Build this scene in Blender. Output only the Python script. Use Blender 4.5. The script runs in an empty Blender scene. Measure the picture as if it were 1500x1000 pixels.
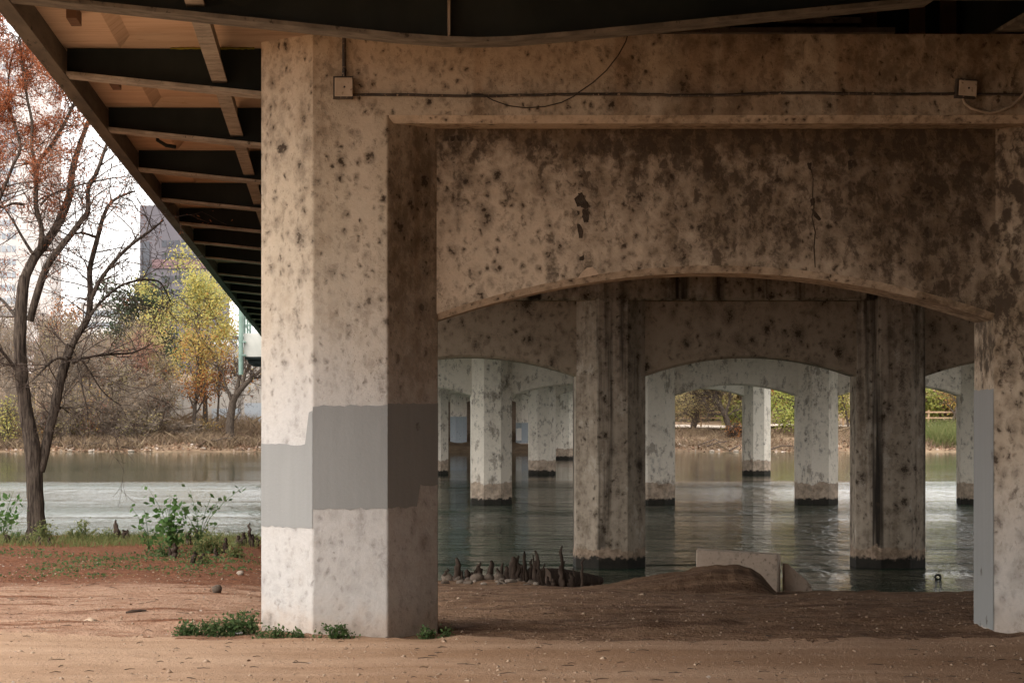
import bpy, math, random
import numpy as np
from mathutils import Vector, noise as mn

random.seed(7)
R = np.random.default_rng(7)
SC = bpy.context.scene
COL = SC.collection
F = 3500.0           # focal length in photograph pixels
WATER = -3.03        # heights are measured from the eye (z = 0)


def P(x, y, Y):
    """photograph direction at real distance Y -> point of the place"""
    return np.array([(x - 477.0) / F * Y, Y, (610.0 - y) / F * Y])


def nrm(v):
    v = np.asarray(v, float)
    return v / max(np.linalg.norm(v), 1e-9)


def sstep(a, b, x):
    t = np.clip((x - a) / (b - a), 0, 1)
    return t * t * (3 - 2 * t)


# ---------------------------------------------------------------- mesh builder
class MB:
    def __init__(s):
        s.v, s.l, s.n, s.m, s.c = [], [], [], [], 0

    def add(s, v, f, mat=0):
        v = np.asarray(v, float).reshape(-1, 3)
        if isinstance(f, np.ndarray):
            s.l.append((f + s.c).ravel())
            s.n.append(np.full(len(f), f.shape[1]))
            s.m.append(np.full(len(f), mat))
        else:
            s.l.append(np.array([i for q in f for i in q]) + s.c)
            s.n.append(np.array([len(q) for q in f]))
            s.m.append(np.full(len(f), mat))
        s.v.append(v)
        s.c += len(v)

    def box(s, x0, x1, y0, y1, z0, z1, mat=0):
        v = [(x, y, z) for z in (z0, z1) for y in (y0, y1) for x in (x0, x1)]
        s.add(v, [(0, 2, 3, 1), (4, 5, 7, 6), (0, 1, 5, 4), (2, 6, 7, 3), (0, 4, 6, 2), (1, 3, 7, 5)], mat)

    def tube(s, pts, rad, k=6, mat=0, cap=True):
        pts = np.asarray(pts, float)
        n = len(pts)
        rad = np.broadcast_to(np.asarray(rad, float), (n,))
        t = np.gradient(pts, axis=0)
        t /= np.maximum(np.linalg.norm(t, axis=1, keepdims=True), 1e-9)
        ref = np.array([0.13, 0.97, 0.2]) if abs(t[0][1]) < .8 else np.array([1, .1, .05])
        a = np.cross(t, ref)
        a /= np.maximum(np.linalg.norm(a, axis=1, keepdims=True), 1e-9)
        b = np.cross(t, a)
        th = np.arange(k) * 2 * math.pi / k
        ring = pts[:, None, :] + rad[:, None, None] * (np.cos(th)[None, :, None] * a[:, None, :] + np.sin(th)[None, :, None] * b[:, None, :])
        i = np.arange(n - 1)[:, None] * k
        j = np.arange(k)[None, :]
        j2 = (j + 1) % k
        f = np.stack([i + j, i + k + j, i + k + j2, i + j2], -1).reshape(-1, 4)
        s.add(ring, f, mat)
        if cap and k > 3:
            s.add(ring[-1], [tuple(range(k))[::-1]], mat)
            s.add(ring[0], [tuple(range(k))], mat)

    def prism(s, poly, z0, z1, mat=0):
        """poly: xy outline, counter-clockwise seen from above"""
        n = len(poly)
        v = [(x, y, z0) for x, y in poly] + [(x, y, z1) for x, y in poly]
        f = [tuple(range(n))[::-1], tuple(range(n, 2 * n))] + [(i, (i + 1) % n, n + (i + 1) % n, n + i) for i in range(n)]
        s.add(v, f, mat)

    def strip_xz(s, top, bot, y0, y1, mat=0):
        """solid between two x-z polylines of equal length"""
        n = len(top)
        v = [(x, y, z) for y in (y0, y1) for line in (top, bot) for x, z in line]
        T0, B0, T1, B1 = 0, n, 2 * n, 3 * n
        f = []
        for i in range(n - 1):
            f += [(T0 + i, B0 + i, B0 + i + 1, T0 + i + 1), (T1 + i, T1 + i + 1, B1 + i + 1, B1 + i),
                  (T0 + i, T0 + i + 1, T1 + i + 1, T1 + i), (B0 + i, B1 + i, B1 + i + 1, B0 + i + 1)]
        f += [(T0, T1, B1, B0), (T0 + n - 1, B0 + n - 1, B1 + n - 1, T1 + n - 1)]
        s.add(v, f, mat)

    def leaves(s, c, size, mat=0, flat=0.0, aspect=1.7):
        """pointed four-sided leaves, random orientation"""
        c = np.asarray(c, float).reshape(-1, 3)
        n = len(c)
        if n == 0:
            return
        u = R.normal(size=(n, 3))
        w = R.normal(size=(n, 3))
        if flat:
            u[:, 2] *= (1 - flat)
            w[:, 2] *= (1 - flat)
        u /= np.linalg.norm(u, axis=1, keepdims=True)
        w -= (w * u).sum(1, keepdims=True) * u
        w /= np.maximum(np.linalg.norm(w, axis=1, keepdims=True), 1e-9)
        sz = np.asarray(size) * R.uniform(.6, 1.3, n)
        sz = sz[:, None]
        v = np.stack([c - u * sz * .5, c + w * sz * .5 / aspect + u * sz * .05, c + u * sz * .5, c - w * sz * .5 / aspect + u * sz * .05], 1)
        s.add(v.reshape(-1, 3), np.arange(4 * n).reshape(n, 4), mat)

    def build(s, name, mats, parent=None, smooth=False):
        me = bpy.data.meshes.new(name)
        v = np.concatenate(s.v) if s.v else np.zeros((0, 3))
        l = np.concatenate(s.l).astype(np.int32)
        n = np.concatenate(s.n).astype(np.int32)
        me.vertices.add(len(v))
        me.vertices.foreach_set('co', v.ravel())
        me.loops.add(len(l))
        me.loops.foreach_set('vertex_index', l)
        me.polygons.add(len(n))
        me.polygons.foreach_set('loop_start', np.concatenate([[0], np.cumsum(n)[:-1]]).astype(np.int32))
        me.polygons.foreach_set('material_index', np.concatenate(s.m).astype(np.int32))
        me.polygons.foreach_set('use_smooth', np.full(len(n), smooth))
        me.update(calc_edges=True)
        me.validate()
        for m in (mats if isinstance(mats, (list, tuple)) else [mats]):
            me.materials.append(m)
        o = bpy.data.objects.new(name, me)
        COL.objects.link(o)
        if parent:
            o.parent = parent
        return o


def tag(o, label=None, cat=None, group=None, kind=None):
    if label: o['label'] = label
    if cat: o['category'] = cat
    if group: o['group'] = group
    if kind: o['kind'] = kind
    return o


def empty(name, label, cat, loc=(0, 0, 0), group=None):
    o = bpy.data.objects.new(name, None)
    COL.objects.link(o)
    o.location = loc
    return tag(o, label, cat, group)


def setparent(child, par):
    """keep the world place of a child built in world coordinates"""
    child.parent = par
    child.location = -Vector(par.location)


# ---------------------------------------------------------------- node helper
class NT:
    def __init__(s, name):
        s.m = bpy.data.materials.new(name)
        s.m.use_nodes = True
        s.t = s.m.node_tree
        s.b = s.t.nodes['Principled BSDF']
        s.g = s.t.nodes.new('ShaderNodeNewGeometry')
        s.pos = s.g.outputs['Position']

    def n(s, typ, **kw):
        nd = s.t.nodes.new(typ)
        for k, v in kw.items():
            setattr(nd, k, v)
        return nd

    def L(s, a, b):
        if isinstance(a, (int, float)):
            b.default_value = a
        elif isinstance(a, (tuple, list)):
            b.default_value = tuple(a) + (1,) if b.type == 'RGBA' and len(a) == 3 else a
        else:
            s.t.links.new(a, b)

    def vec(s, scale, src=None, off=None):
        m = s.n('ShaderNodeMapping')
        s.L(src or s.pos, m.inputs['Vector'])
        m.inputs['Scale'].default_value = scale if isinstance(scale, (tuple, list)) else (scale,) * 3
        if off: m.inputs['Location'].default_value = off
        return m.outputs[0]

    def noise(s, scale, detail=3, rough=.55, src=None, dist=0):
        nd = s.n('ShaderNodeTexNoise')
        s.L(src or s.pos, nd.inputs['Vector'])
        nd.inputs['Scale'].default_value = scale
        nd.inputs['Detail'].default_value = detail
        nd.inputs['Roughness'].default_value = rough
        nd.inputs['Distortion'].default_value = dist
        return nd.outputs['Fac']

    def voro(s, scale, src=None):
        nd = s.n('ShaderNodeTexVoronoi')
        s.L(src or s.pos, nd.inputs['Vector'])
        nd.inputs['Scale'].default_value = scale
        return nd.outputs['Distance'], nd.outputs['Color']

    def math(s, op, a, b=None, c=None, clamp=False):
        nd = s.n('ShaderNodeMath', operation=op, use_clamp=clamp)
        s.L(a, nd.inputs[0])
        if b is not None: s.L(b, nd.inputs[1])
        if c is not None: s.L(c, nd.inputs[2])
        return nd.outputs[0]

    def mr(s, x, a, b, c=0.0, d=1.0, smooth=True):
        nd = s.n('ShaderNodeMapRange', interpolation_type='SMOOTHSTEP' if smooth else 'LINEAR')
        s.L(x, nd.inputs[0])
        for i, q in enumerate((a, b, c, d)):
            nd.inputs[1 + i].default_value = q
        return nd.outputs[0]

    def mix(s, f, a, b, mode='MIX'):
        nd = s.n('ShaderNodeMix', data_type='RGBA', blend_type=mode)
        s.L(f, nd.inputs[0])
        s.L(a, nd.inputs[6])
        s.L(b, nd.inputs[7])
        return nd.outputs[2]

    def ramp(s, f, stops):
        nd = s.n('ShaderNodeValToRGB')
        s.L(f, nd.inputs[0])
        e = nd.color_ramp.elements
        while len(e) < len(stops): e.new(.5)
        for q, (p, c) in zip(e, stops):
            q.position = p
            q.color = tuple(c) + (1,)
        return nd.outputs[0]

    def xyz(s, src=None):
        nd = s.n('ShaderNodeSeparateXYZ')
        s.L(src or s.pos, nd.inputs[0])
        return nd.outputs

    def bump(s, h, dist=.01, strength=1.0):
        nd = s.n('ShaderNodeBump')
        nd.inputs['Strength'].default_value = strength
        nd.inputs['Distance'].default_value = dist
        s.L(h, nd.inputs['Height'])
        s.L(nd.outputs[0], s.b.inputs['Normal'])

    def out(s, color, rough=.9, spec=.3, metal=0):
        s.L(color, s.b.inputs['Base Color'])
        s.L(rough, s.b.inputs['Roughness'])
        s.b.inputs['Specular IOR Level'].default_value = spec
        s.b.inputs['Metallic'].default_value = metal
        return s.m


# ---------------------------------------------------------------- materials
def concrete(name, light, mid, spots=.5, dirt=0.0, xdirt_shade=None, white=None, water=None, spotcol=(.046, .031, .019), streak=.4, sc=1.0, con=1.0, zdens=None, side=0.0, soot=0.0, patch=None, blotch=0.0, drips=0.0, foot=0.0, topdark=None):
    t = NT(name)
    fine = t.noise(38, 5, .65)
    med = t.noise(7, 5, .62)
    nz = t.n('ShaderNodeTexNoise')
    t.L(t.pos, nz.inputs['Vector'])
    nz.inputs['Scale'].default_value = 9 * sc
    nz.inputs['Detail'].default_value = 4
    sub = t.n('ShaderNodeVectorMath', operation='MULTIPLY_ADD')
    t.L(nz.outputs['Color'], sub.inputs[0])
    a = .15 / sc
    sub.inputs[1].default_value = (a, a, a)
    sub.inputs[2].default_value = (-a / 2, -a / 2, -a / 2)
    warp = t.n('ShaderNodeVectorMath', operation='ADD')
    t.L(t.pos, warp.inputs[0])
    t.L(sub.outputs[0], warp.inputs[1])
    wp = warp.outputs[0]
    x, y, z = t.xyz()
    nx = t.xyz(t.g.outputs['Normal'])[0]
    # base paint: two weathered tones
    lo = t.noise(.9, 6, .62)
    streakn = t.noise(1, 5, .6, src=t.vec((5.5, 5.5, .30)))
    d = t.math('MULTIPLY_ADD', lo, 1.7 * con, -.85 * con + dirt)
    d = t.math('ADD', d, t.math('MULTIPLY_ADD', med, 1.3 * con, -.65 * con))
    d = t.math('ADD', d, t.math('MULTIPLY_ADD', streakn, streak * 1.6, -.8 * streak))
    if xdirt_shade:  # dirt plus painted-in shade, growing to the right and upward
        d = t.math('ADD', d, t.mr(x, xdirt_shade[0], xdirt_shade[1], 0, xdirt_shade[2], False))
        d = t.math('ADD', d, t.mr(z, .95, 2.2, 0, xdirt_shade[3], False))
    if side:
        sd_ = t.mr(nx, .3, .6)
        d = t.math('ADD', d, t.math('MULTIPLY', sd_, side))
    if topdark:  # darker towards the top; on the panel, stain plus painted ledge shadow
        d = t.math('ADD', d, t.mr(t.math('ADD', z, t.math('MULTIPLY_ADD', med, .5, -.25)), topdark[0], topdark[1], 0, topdark[2]))
    d = t.mr(d, -.15, 1.05, 0, 1)
    base = light
    if white:
        w = t.mr(t.math('ADD', z, t.math('MULTIPLY_ADD', lo, .8, -.4)), white[1], white[2], 1, 0)
        base = t.mix(w, light, white[0])
        d = t.math('MULTIPLY', d, t.math('MULTIPLY_ADD', w, -white[3], 1.0))
    col = t.mix(d, base, mid)
    if patch:       # worn-through paint in ragged patches
        pm = t.mr(t.math('ADD', t.math('MULTIPLY', t.noise(2.2 * patch[1], 6, .68, src=t.vec((1, 1, .55))), .8), t.math('MULTIPLY', fine, .2)), patch[2], patch[2] + .07)
        col = t.mix(t.math('MULTIPLY', pm, patch[3]), col, patch[0])
    if soot:
        so_ = t.mr(t.noise(1, 4, .6, src=t.vec((2.2, 2.2, .10), off=(2.3, 0, 0))), .50, .66, 0, soot)
        col = t.mix(so_, col, (.02, .015, .011))
    col = t.mix(t.math('MULTIPLY', t.mr(fine, .35, .7), .35), col, (.72, .72, .72), 'MULTIPLY')
    # mould spots in three sizes, clustered
    dens = t.noise(1.3, 4, .6)
    if zdens:
        dens = t.math('ADD', dens, t.mr(z, zdens[0], zdens[1], zdens[2], zdens[3], False))
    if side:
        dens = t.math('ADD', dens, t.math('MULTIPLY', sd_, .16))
    msk = t.mr(t.math('ADD', dens, t.math('MULTIPLY_ADD', d, .22, spots * .5 - .32)), .40, .60)
    tot = None
    for s_, th, amt in ((3.6, .70, .95), (6.0, .40, .97), (11, .52, .92)):
        dd, cc = t.voro(s_ * sc, src=t.vec((1, 1, .74), src=wp))
        rnd = t.xyz(cc)
        r = t.math('ADD', dd, t.math('MULTIPLY', rnd[0], .30))
        r = t.math('ADD', r, t.math('MULTIPLY_ADD', fine, .7, -.35))
        halo = t.mr(r, .10, .62, .62, 0)
        core = t.mr(r, .12, .36, amt, 0)
        a = t.math('MAXIMUM', halo, core)
        on = t.math('GREATER_THAN', rnd[1], th - .25 * spots)
        a = t.math('MULTIPLY', a, t.math('MULTIPLY', msk, on))
        tot = a if tot is None else t.math('MAXIMUM', tot, a)
    dd, cc = t.voro(5.0 * sc, src=t.vec((1, 1, .22), src=wp))
    rnd = t.xyz(cc)
    r = t.math('ADD', t.math('ADD', dd, t.math('MULTIPLY', rnd[0], .3)), t.math('MULTIPLY_ADD', fine, .9, -.45))
    a = t.math('MULTIPLY', t.mr(r, .05, .5, .8, 0), t.math('MULTIPLY', msk, t.math('GREATER_THAN', rnd[1], .66)))
    tot = t.math('MAXIMUM', tot, a)
    if blotch:
        bl = t.math('ADD', t.noise(8.5 * sc, 5, .66, src=t.vec((1, 1, .55), src=wp)), t.math('MULTIPLY_ADD', d, .16, t.math('MULTIPLY_ADD', dens, .22, -.19)))
        tot = t.math('MAXIMUM', tot, t.mr(bl, .465, .66, 0, blotch))
    if white:
        tot = t.math('MULTIPLY', tot, t.math('MULTIPLY_ADD', w, -.55, 1.0))
    sp = t.math('MULTIPLY', t.mr(t.noise(60 * max(sc, .5), 3, .7, src=t.vec((1, 1, .5))), .62, .72), t.mr(dens, .42, .62, .0, .7))
    tot = t.math('MAXIMUM', tot, sp)
    if drips and white:
        drips_up = t.math('SUBTRACT', 1.0, w)
        dr = t.noise(1, 3, .5, src=t.vec((2.6, 2.6, .07), off=(.7, 0, 0)))
        col = t.mix(t.math('MULTIPLY', drips_up, t.mr(dr, .52, .60, 0, drips)), col, (.5, .36, .24), 'MULTIPLY')
        col = t.mix(t.math('MULTIPLY', drips_up, t.mr(dr, .36, .44, drips * .5, 0)), col, (.66, .55, .43))
    if foot:
        fo = t.mr(t.math('ADD', z, t.math('MULTIPLY_ADD', med, .5, -.25)), -1.72, -1.35, foot, 0)
        col = t.mix(fo, col, (.40, .28, .19))
    col = t.mix(tot, col, spotcol)
    if water:
        zz = t.math('ADD', z, t.math('MULTIPLY_ADD', t.noise(2.6, 5, .65), .5, -.25))
        tan = t.mr(zz, WATER + water, WATER + water + .05, 1, 0)
        col = t.mix(t.math('MULTIPLY', tan, .8), col, t.mix(t.mr(t.noise(5, 5, .7), .35, .65), (.17, .115, .075), (.46, .33, .235)))
        blk = t.mr(t.math('ADD', z, t.math('MULTIPLY_ADD', med, .34, -.17)), WATER + .17, WATER + .25, 1, 0)
        col = t.mix(t.math('MULTIPLY', blk, .96), col, (.010, .010, .008))
    t.bump(t.math('ADD', t.math('MULTIPLY', fine, .5), t.math('MULTIPLY_ADD', tot, -.5, t.math('MULTIPLY', med, .6))), .012, .6)
    return t.out(col, .88, .25)


M = {}
M['con_a'] = concrete('stained_concrete', (.525, .438, .325), (.235, .172, .108), spots=1.0, dirt=.02, xdirt_shade=(1.2, 5.0, .5, .15), white=((.46, .442, .42), -.4, 1.7, .6), sc=1.5, zdens=(-.6, 1.8, -.10, .08), side=.40, blotch=.40, drips=.45, foot=.5)
M['con_a_panel'] = concrete('dirty_shaded_panel_concrete', (.60, .488, .362), (.15, .105, .063), spots=1.75, dirt=-.04, xdirt_shade=(1.3, 4.6, .56, .34), con=.75, sc=1.35, blotch=.78, topdark=(1.9, 2.25, .45))
M['con_ledge'] = concrete('ledge_concrete', (.57, .46, .34), (.23, .165, .10), spots=.75, dirt=.02, xdirt_shade=(1.5, 5.2, .5, 0), sc=1.8, blotch=.5)  # lighter tone paints in the highlight along the bevelled edges
M['con_a2'] = concrete('heavily_spotted_column_concrete', (.51, .42, .315), (.21, .155, .098), spots=1.35, dirt=.12, white=((.53, .50, .465), -1.6, .0, .4), sc=1.35, blotch=.9, foot=.4, zdens=(-1.6, .3, -.14, .14), topdark=(-.1, 1.0, .6))
M['con_b'] = concrete('brown_pier_concrete', (.43, .35, .27), (.18, .135, .095), spots=1.1, dirt=.2, water=.36, streak=1.0, sc=.75, soot=1.0, patch=((.58, .50, .41), 1.2, .55, .6), blotch=.45)
M['con_b_wall'] = concrete('brown_arch_wall_concrete', (.41, .325, .24), (.19, .14, .098), spots=1.75, dirt=.02, streak=.35, sc=.62, zdens=(.9, 2.3, -.03, .10), blotch=.4)
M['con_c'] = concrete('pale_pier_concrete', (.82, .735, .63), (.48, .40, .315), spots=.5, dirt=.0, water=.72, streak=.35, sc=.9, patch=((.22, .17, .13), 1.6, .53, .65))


M['abut'] = concrete('abutment_concrete', (.30, .22, .16), (.14, .10, .075), spots=.6, dirt=.1)


def paint(name, c):
    t = NT(name)
    lo = t.noise(1.2, 4)
    fine = t.noise(45, 4, .6)
    dd, cc = t.voro(6, src=t.vec((1, 1, .7)))
    r = t.math('ADD', dd, t.math('MULTIPLY_ADD', fine, .4, -.2))
    a = t.math('MULTIPLY', t.mr(r, .05, .22, .75, 0), t.math('GREATER_THAN', t.xyz(cc)[1], .72))
    roll = t.noise(1, 4, .6, src=t.vec((16, 16, 1.1)))
    col = t.mix(t.math('MULTIPLY_ADD', roll, .6, t.math('MULTIPLY', lo, .4)), tuple(q * .86 for q in c), tuple(q * 1.22 for q in c))
    col = t.mix(a, col, (.06, .045, .03))
    t.bump(fine, .004, .5)
    return t.out(col, .75, .3)


M['grey_paint'] = paint('grey_cover_paint', (.224, .225, .216))
M['pale_grey_paint'] = paint('pale_grey_cover_paint', (.40, .395, .39))
M['blue_paint'] = paint('blue_grey_cover_paint', (.33, .36, .39))
M['white_paint'] = paint('white_cover_paint', (.72, .68, .63))


def simple(name, a, b, scale=4, rough=.8, spec=.3, stretch=(1, 1, 1), bump=0, detail=4, c=None):
    t = NT(name)
    f = t.noise(scale, detail, .6, src=t.vec(stretch))
    col = t.mix(t.mr(f, .3, .7), a, b)
    if c is not None:
        col = t.mix(t.mr(t.noise(scale * 3.3, 4, .7, src=t.vec(stretch)), .58, .7), col, c)
    if bump:
        t.bump(t.noise(scale * 5, 4, .6, src=t.vec(stretch)), bump, .7)
    return t.out(col, rough, spec)


M['web'] = simple('dark_green_steel', (.008, .0145, .0135), (.017, .025, .0235), 2.5, .65, .3, (1, 1, .6), .003)
M['flange'] = simple('dusty_steel', (.24, .215, .175), (.43, .385, .315), 5, .8, .2, (1, 2, 1), .004, c=(.12, .105, .08))
M['flange_near'] = simple('darker_flange_steel', (.10, .09, .072), (.21, .188, .15), 5, .8, .2, (1, 2, 1), .004, c=(.05, .043, .033))  # darker tone for the nearest flanges and the girders
M['fascia'] = simple('fascia_steel', (.085, .075, .058), (.16, .138, .105), 3, .75, .25, (2, .3, 2), .004, c=(.03, .03, .024))
M['green_steel'] = simple('pale_green_steel', (.15, .22, .185), (.22, .30, .255), 3, .6)
M['rust'] = simple('rust_primer_steel', (.13, .075, .045), (.20, .12, .075), 6, .85, .2, (1, 1, .4), .004)
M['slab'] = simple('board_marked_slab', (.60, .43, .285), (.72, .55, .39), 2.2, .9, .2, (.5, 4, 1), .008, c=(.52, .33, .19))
M['slab_inner_dark'] = simple('darkened_inner_slab', (.10, .075, .055), (.19, .145, .105), 1.6, .95, .15, (2, .4, 1), .008, c=(.05, .038, .03))  # inner slab darkened by colour so the water reflects it dark
M['moss'] = simple('mossy_edge', (.22, .2, .03), (.3, .27, .05), 14, .95, .1)
M['parapet'] = simple('pale_parapet', (.46, .45, .41), (.56, .54, .49), 1.5, .85)
M['conduit'] = simple('dark_conduit', (.03, .025, .02), (.075, .06, .047), 9, .6, .4, c=(.45, .34, .24))
M['boxmetal'] = simple('weathered_box', (.42, .34, .25), (.52, .43, .33), 10, .7, .3, c=(.16, .11, .07))
M['cable'] = simple('pale_cable', (.30, .235, .165), (.42, .34, .25), 20, .7)
M['wire'] = simple('black_wire', (.02, .017, .014), (.04, .033, .026), 20, .6)
M['spall'] = simple('bare_dark_concrete', (.045, .034, .025), (.085, .065, .047), 18, .95, .1, bump=.01)
M['spall_rim'] = simple('flaked_paint', (.5, .37, .26), (.6, .46, .33), 14, .9, .2, bump=.006)
M['bark'] = simple('grey_brown_bark', (.026, .019, .015), (.14, .108, .084), 34, .95, .12, (1, 1, .11), .06, c=(.02, .014, .011))
M['twig'] = simple('brown_twig', (.06, .043, .034), (.125, .095, .078), 9, .95, .1)
M['twig_far'] = simple('pale_far_twigs', (.17, .135, .105), (.30, .24, .19), 3, .95, .1)
M['knee'] = simple('dark_cypress_wood', (.035, .024, .018), (.085, .06, .045), 14, .95, .15, (1, 1, .25), .02)
M['rock'] = simple('pale_rock', (.085, .064, .048), (.165, .128, .098), 5, .95, .2, bump=.03, c=(.12, .085, .06))
M['rock_w'] = simple('limestone', (.20, .16, .125), (.33, .27, .215), 6, .95, .2, bump=.02)
M['mound'] = simple('packed_grey_earth', (.12, .08, .053), (.175, .122, .083), 5, .95, .15, bump=.04, c=(.075, .048, .03))
M['headwall'] = concrete('headwall_concrete', (.58, .46, .36), (.36, .27, .2), spots=.6, dirt=-.1, streak=.2, sc=2.0)
M['fence'] = simple('raw_timber', (.34, .22, .13), (.48, .33, .21), 3, .9)
M['tyre'] = simple('wet_black_rubber', (.012, .011, .01), (.03, .027, .024), 10, .5)
M['litter'] = simple('white_scrap', (.6, .58, .58), (.75, .74, .75), 10, .7)


def leafmat(name, cols, trans=.5):
    t = NT(name)
    rnd = t.g.outputs['Random Per Island']
    n = len(cols)
    col = t.ramp(rnd, [((i + .0) / max(n - 1, 1), c) for i, c in enumerate(cols)])
    t.out(col, .7, .2)
    tr = t.n('ShaderNodeBsdfTranslucent')
    t.L(col, tr.inputs[0])
    mx = t.n('ShaderNodeMixShader')
    mx.inputs[0].default_value = trans
    t.L(t.b.outputs[0], mx.inputs[1])
    t.L(tr.outputs[0], mx.inputs[2])
    t.L(mx.outputs[0], t.t.nodes['Material Output'].inputs[0])
    return t.m


M['l_red'] = leafmat('rust_needles', [(.30, .085, .035), (.46, .15, .065), (.36, .15, .07), (.20, .075, .04)])
M['l_yellow'] = leafmat('yellow_leaves', [(.50, .40, .12), (.38, .38, .13), (.60, .47, .13), (.30, .33, .12), (.55, .48, .20)])
M['l_gold'] = leafmat('gold_leaves', [(.50, .31, .09), (.44, .22, .08), (.40, .33, .11), (.55, .39, .12), (.34, .30, .12)])
M['l_orange'] = leafmat('orange_leaves', [(.36, .13, .04), (.28, .10, .04), (.42, .2, .06), (.22, .12, .06)])
M['l_green'] = leafmat('evergreen_leaves', [(.035, .055, .028), (.06, .085, .045), (.09, .11, .065), (.05, .07, .04)])
M['l_willow'] = leafmat('willow_leaves', [(.36, .41, .10), (.46, .46, .13), (.28, .34, .09), (.54, .47, .14)])
M['l_tan'] = leafmat('tan_leaves', [(.40, .31, .16), (.48, .38, .19), (.34, .25, .13), (.44, .38, .16), (.30, .28, .12)])
M['l_pink'] = leafmat('dusky_red_leaves', [(.33, .15, .10), (.28, .15, .11), (.40, .20, .14), (.27, .17, .13)])
M['l_brown'] = leafmat('brown_leaves', [(.27, .18, .11), (.33, .23, .14), (.22, .16, .11), (.38, .26, .15)])
M['l_weed'] = leafmat('weed_leaves', [(.055, .10, .03), (.08, .14, .045), (.11, .16, .06), (.045, .075, .03), (.13, .15, .06)])
M['l_fresh'] = leafmat('fresh_green_leaves', [(.06, .13, .03), (.10, .19, .05), (.05, .10, .03), (.14, .22, .07)])
M['l_dry'] = leafmat('dry_brush', [(.24, .17, .10), (.16, .11, .07), (.32, .24, .15), (.2, .13, .09), (.13, .10, .07)], .15)
M['l_grass'] = leafmat('bank_grass', [(.13, .16, .05), (.19, .21, .08), (.24, .22, .09), (.09, .13, .04)])
M['l_litter'] = leafmat('leaf_litter', [(.18, .09, .05), (.30, .19, .12), (.12, .07, .045), (.22, .13, .08), (.46, .39, .33)], .05)


# ---- ground
def ground_mats():
    t = NT('bank_soil')
    x, y, z = t.xyz()
    n1 = t.noise(.9, 6, .65)
    n2 = t.noise(5, 5, .7)
    n3 = t.noise(26, 4, .7)
    long = t.noise(1.0, 5, .7, src=t.vec((.5, 2.6, 1)))
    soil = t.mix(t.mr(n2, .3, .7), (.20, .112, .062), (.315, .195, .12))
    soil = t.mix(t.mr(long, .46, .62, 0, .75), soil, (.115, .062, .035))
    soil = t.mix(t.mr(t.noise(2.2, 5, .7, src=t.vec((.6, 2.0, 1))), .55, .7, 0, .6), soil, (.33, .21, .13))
    bare = t.mix(t.mr(n2, .3, .7), (.35, .19, .115), (.50, .315, .21))
    need = t.mix(t.mr(n3, .35, .68), (.115, .042, .018), (.29, .115, .055))
    lit = t.mix(t.mr(long, .50, .66), bare, need)
    # needle carpet under the cypress further back, bare clay nearer the path
    back = t.mr(t.math('ADD', y, t.math('MULTIPLY_ADD', n1, 5, -2.5)), 23.5, 25.5)
    lit = t.mix(back, lit, need)
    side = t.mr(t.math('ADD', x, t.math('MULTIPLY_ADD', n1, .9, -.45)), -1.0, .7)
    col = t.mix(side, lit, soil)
    col = t.mix(t.mr(n3, .68, .78, 0, .3), col, (.36, .27, .21))
    t.bump(t.math('ADD', n3, t.math('MULTIPLY', n2, 1.6)), .07, 1.0)
    M['soil'] = t.out(col, .95, .15)
    t = NT('decomposed_granite_path')
    n1 = t.noise(.8, 5, .6, src=t.vec((.35, 1.6, 1)))
    n2 = t.noise(7, 5, .7)
    n3 = t.noise(42, 4, .75)
    col = t.mix(t.mr(n1, .3, .7), (.38, .225, .13), (.53, .35, .23))
    col = t.mix(t.mr(n2, .45, .75, 0, .45), col, (.30, .18, .115))
    col = t.mix(t.mr(n3, .6, .75, 0, .5), col, (.62, .49, .38))
    col = t.mix(t.mr(n3, .28, .38, .55, 0), col, (.17, .105, .065))
    t.bump(t.math('ADD', n3, n2), .035, 1.0)
    M['path'] = t.out(col, .95, .15)
    t = NT('far_bank_earth')
    n1 = t.noise(.35, 6, .7)
    n2 = t.noise(2.2, 5, .7)
    col = t.mix(t.mr(n1, .3, .7), (.13, .085, .055), (.26, .18, .115))
    col = t.mix(t.mr(n2, .5, .72, 0, .7), col, (.33, .25, .16))
    col = t.mix(t.mr(n2, .25, .38, .7, 0), col, (.06, .042, .03))
    t.bump(n2, .3, .8)
    M['far'] = t.out(col, .95, .1)
    M['trail'] = simple('pale_trail', (.55, .46, .38), (.66, .57, .48), .6, .95)
    # ---- water: calm beyond the wind line, rippled this side of it
    t = NT('lake_water')
    x, y, z = t.xyz()
    r1 = t.noise(1.5, 4, .6, src=t.vec((.75, 1.2, 1)))
    r2 = t.noise(5.5, 3, .6, src=t.vec((.8, 1.2, 1)))
    edge = t.math('ADD', y, t.math('MULTIPLY_ADD', t.noise(.035, 4, .6, src=t.vec((.35, 1, 1))), 16, -8))
    wind = t.mr(edge, 108, 114, 1, .035)
    lanes = t.mr(t.noise(.06, 4, .6, src=t.vec((.12, 1.0, 1))), .36, .62, .24, 1)
    wind = t.math('MULTIPLY', wind, lanes)
    r0 = t.noise(1, 4, .62, src=t.vec((.75, .24, 1)), dist=.6)
    h = t.math('MULTIPLY', t.math('MULTIPLY_ADD', r0, 2.6, t.math('MULTIPLY_ADD', r2, .40, r1)), wind)
    bp = t.n('ShaderNodeBump')
    bp.inputs['Strength'].default_value = 1.0
    bp.inputs['Distance'].default_value = .20
    t.L(h, bp.inputs['Height'])
    t.L(bp.outputs[0], t.b.inputs['Normal'])
    t.b.inputs['IOR'].default_value = 1.33
    M['water'] = t.out(t.mix(t.noise(.05, 3), (.016, .042, .026), (.026, .054, .033)), .06, .5)


ground_mats()


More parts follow.
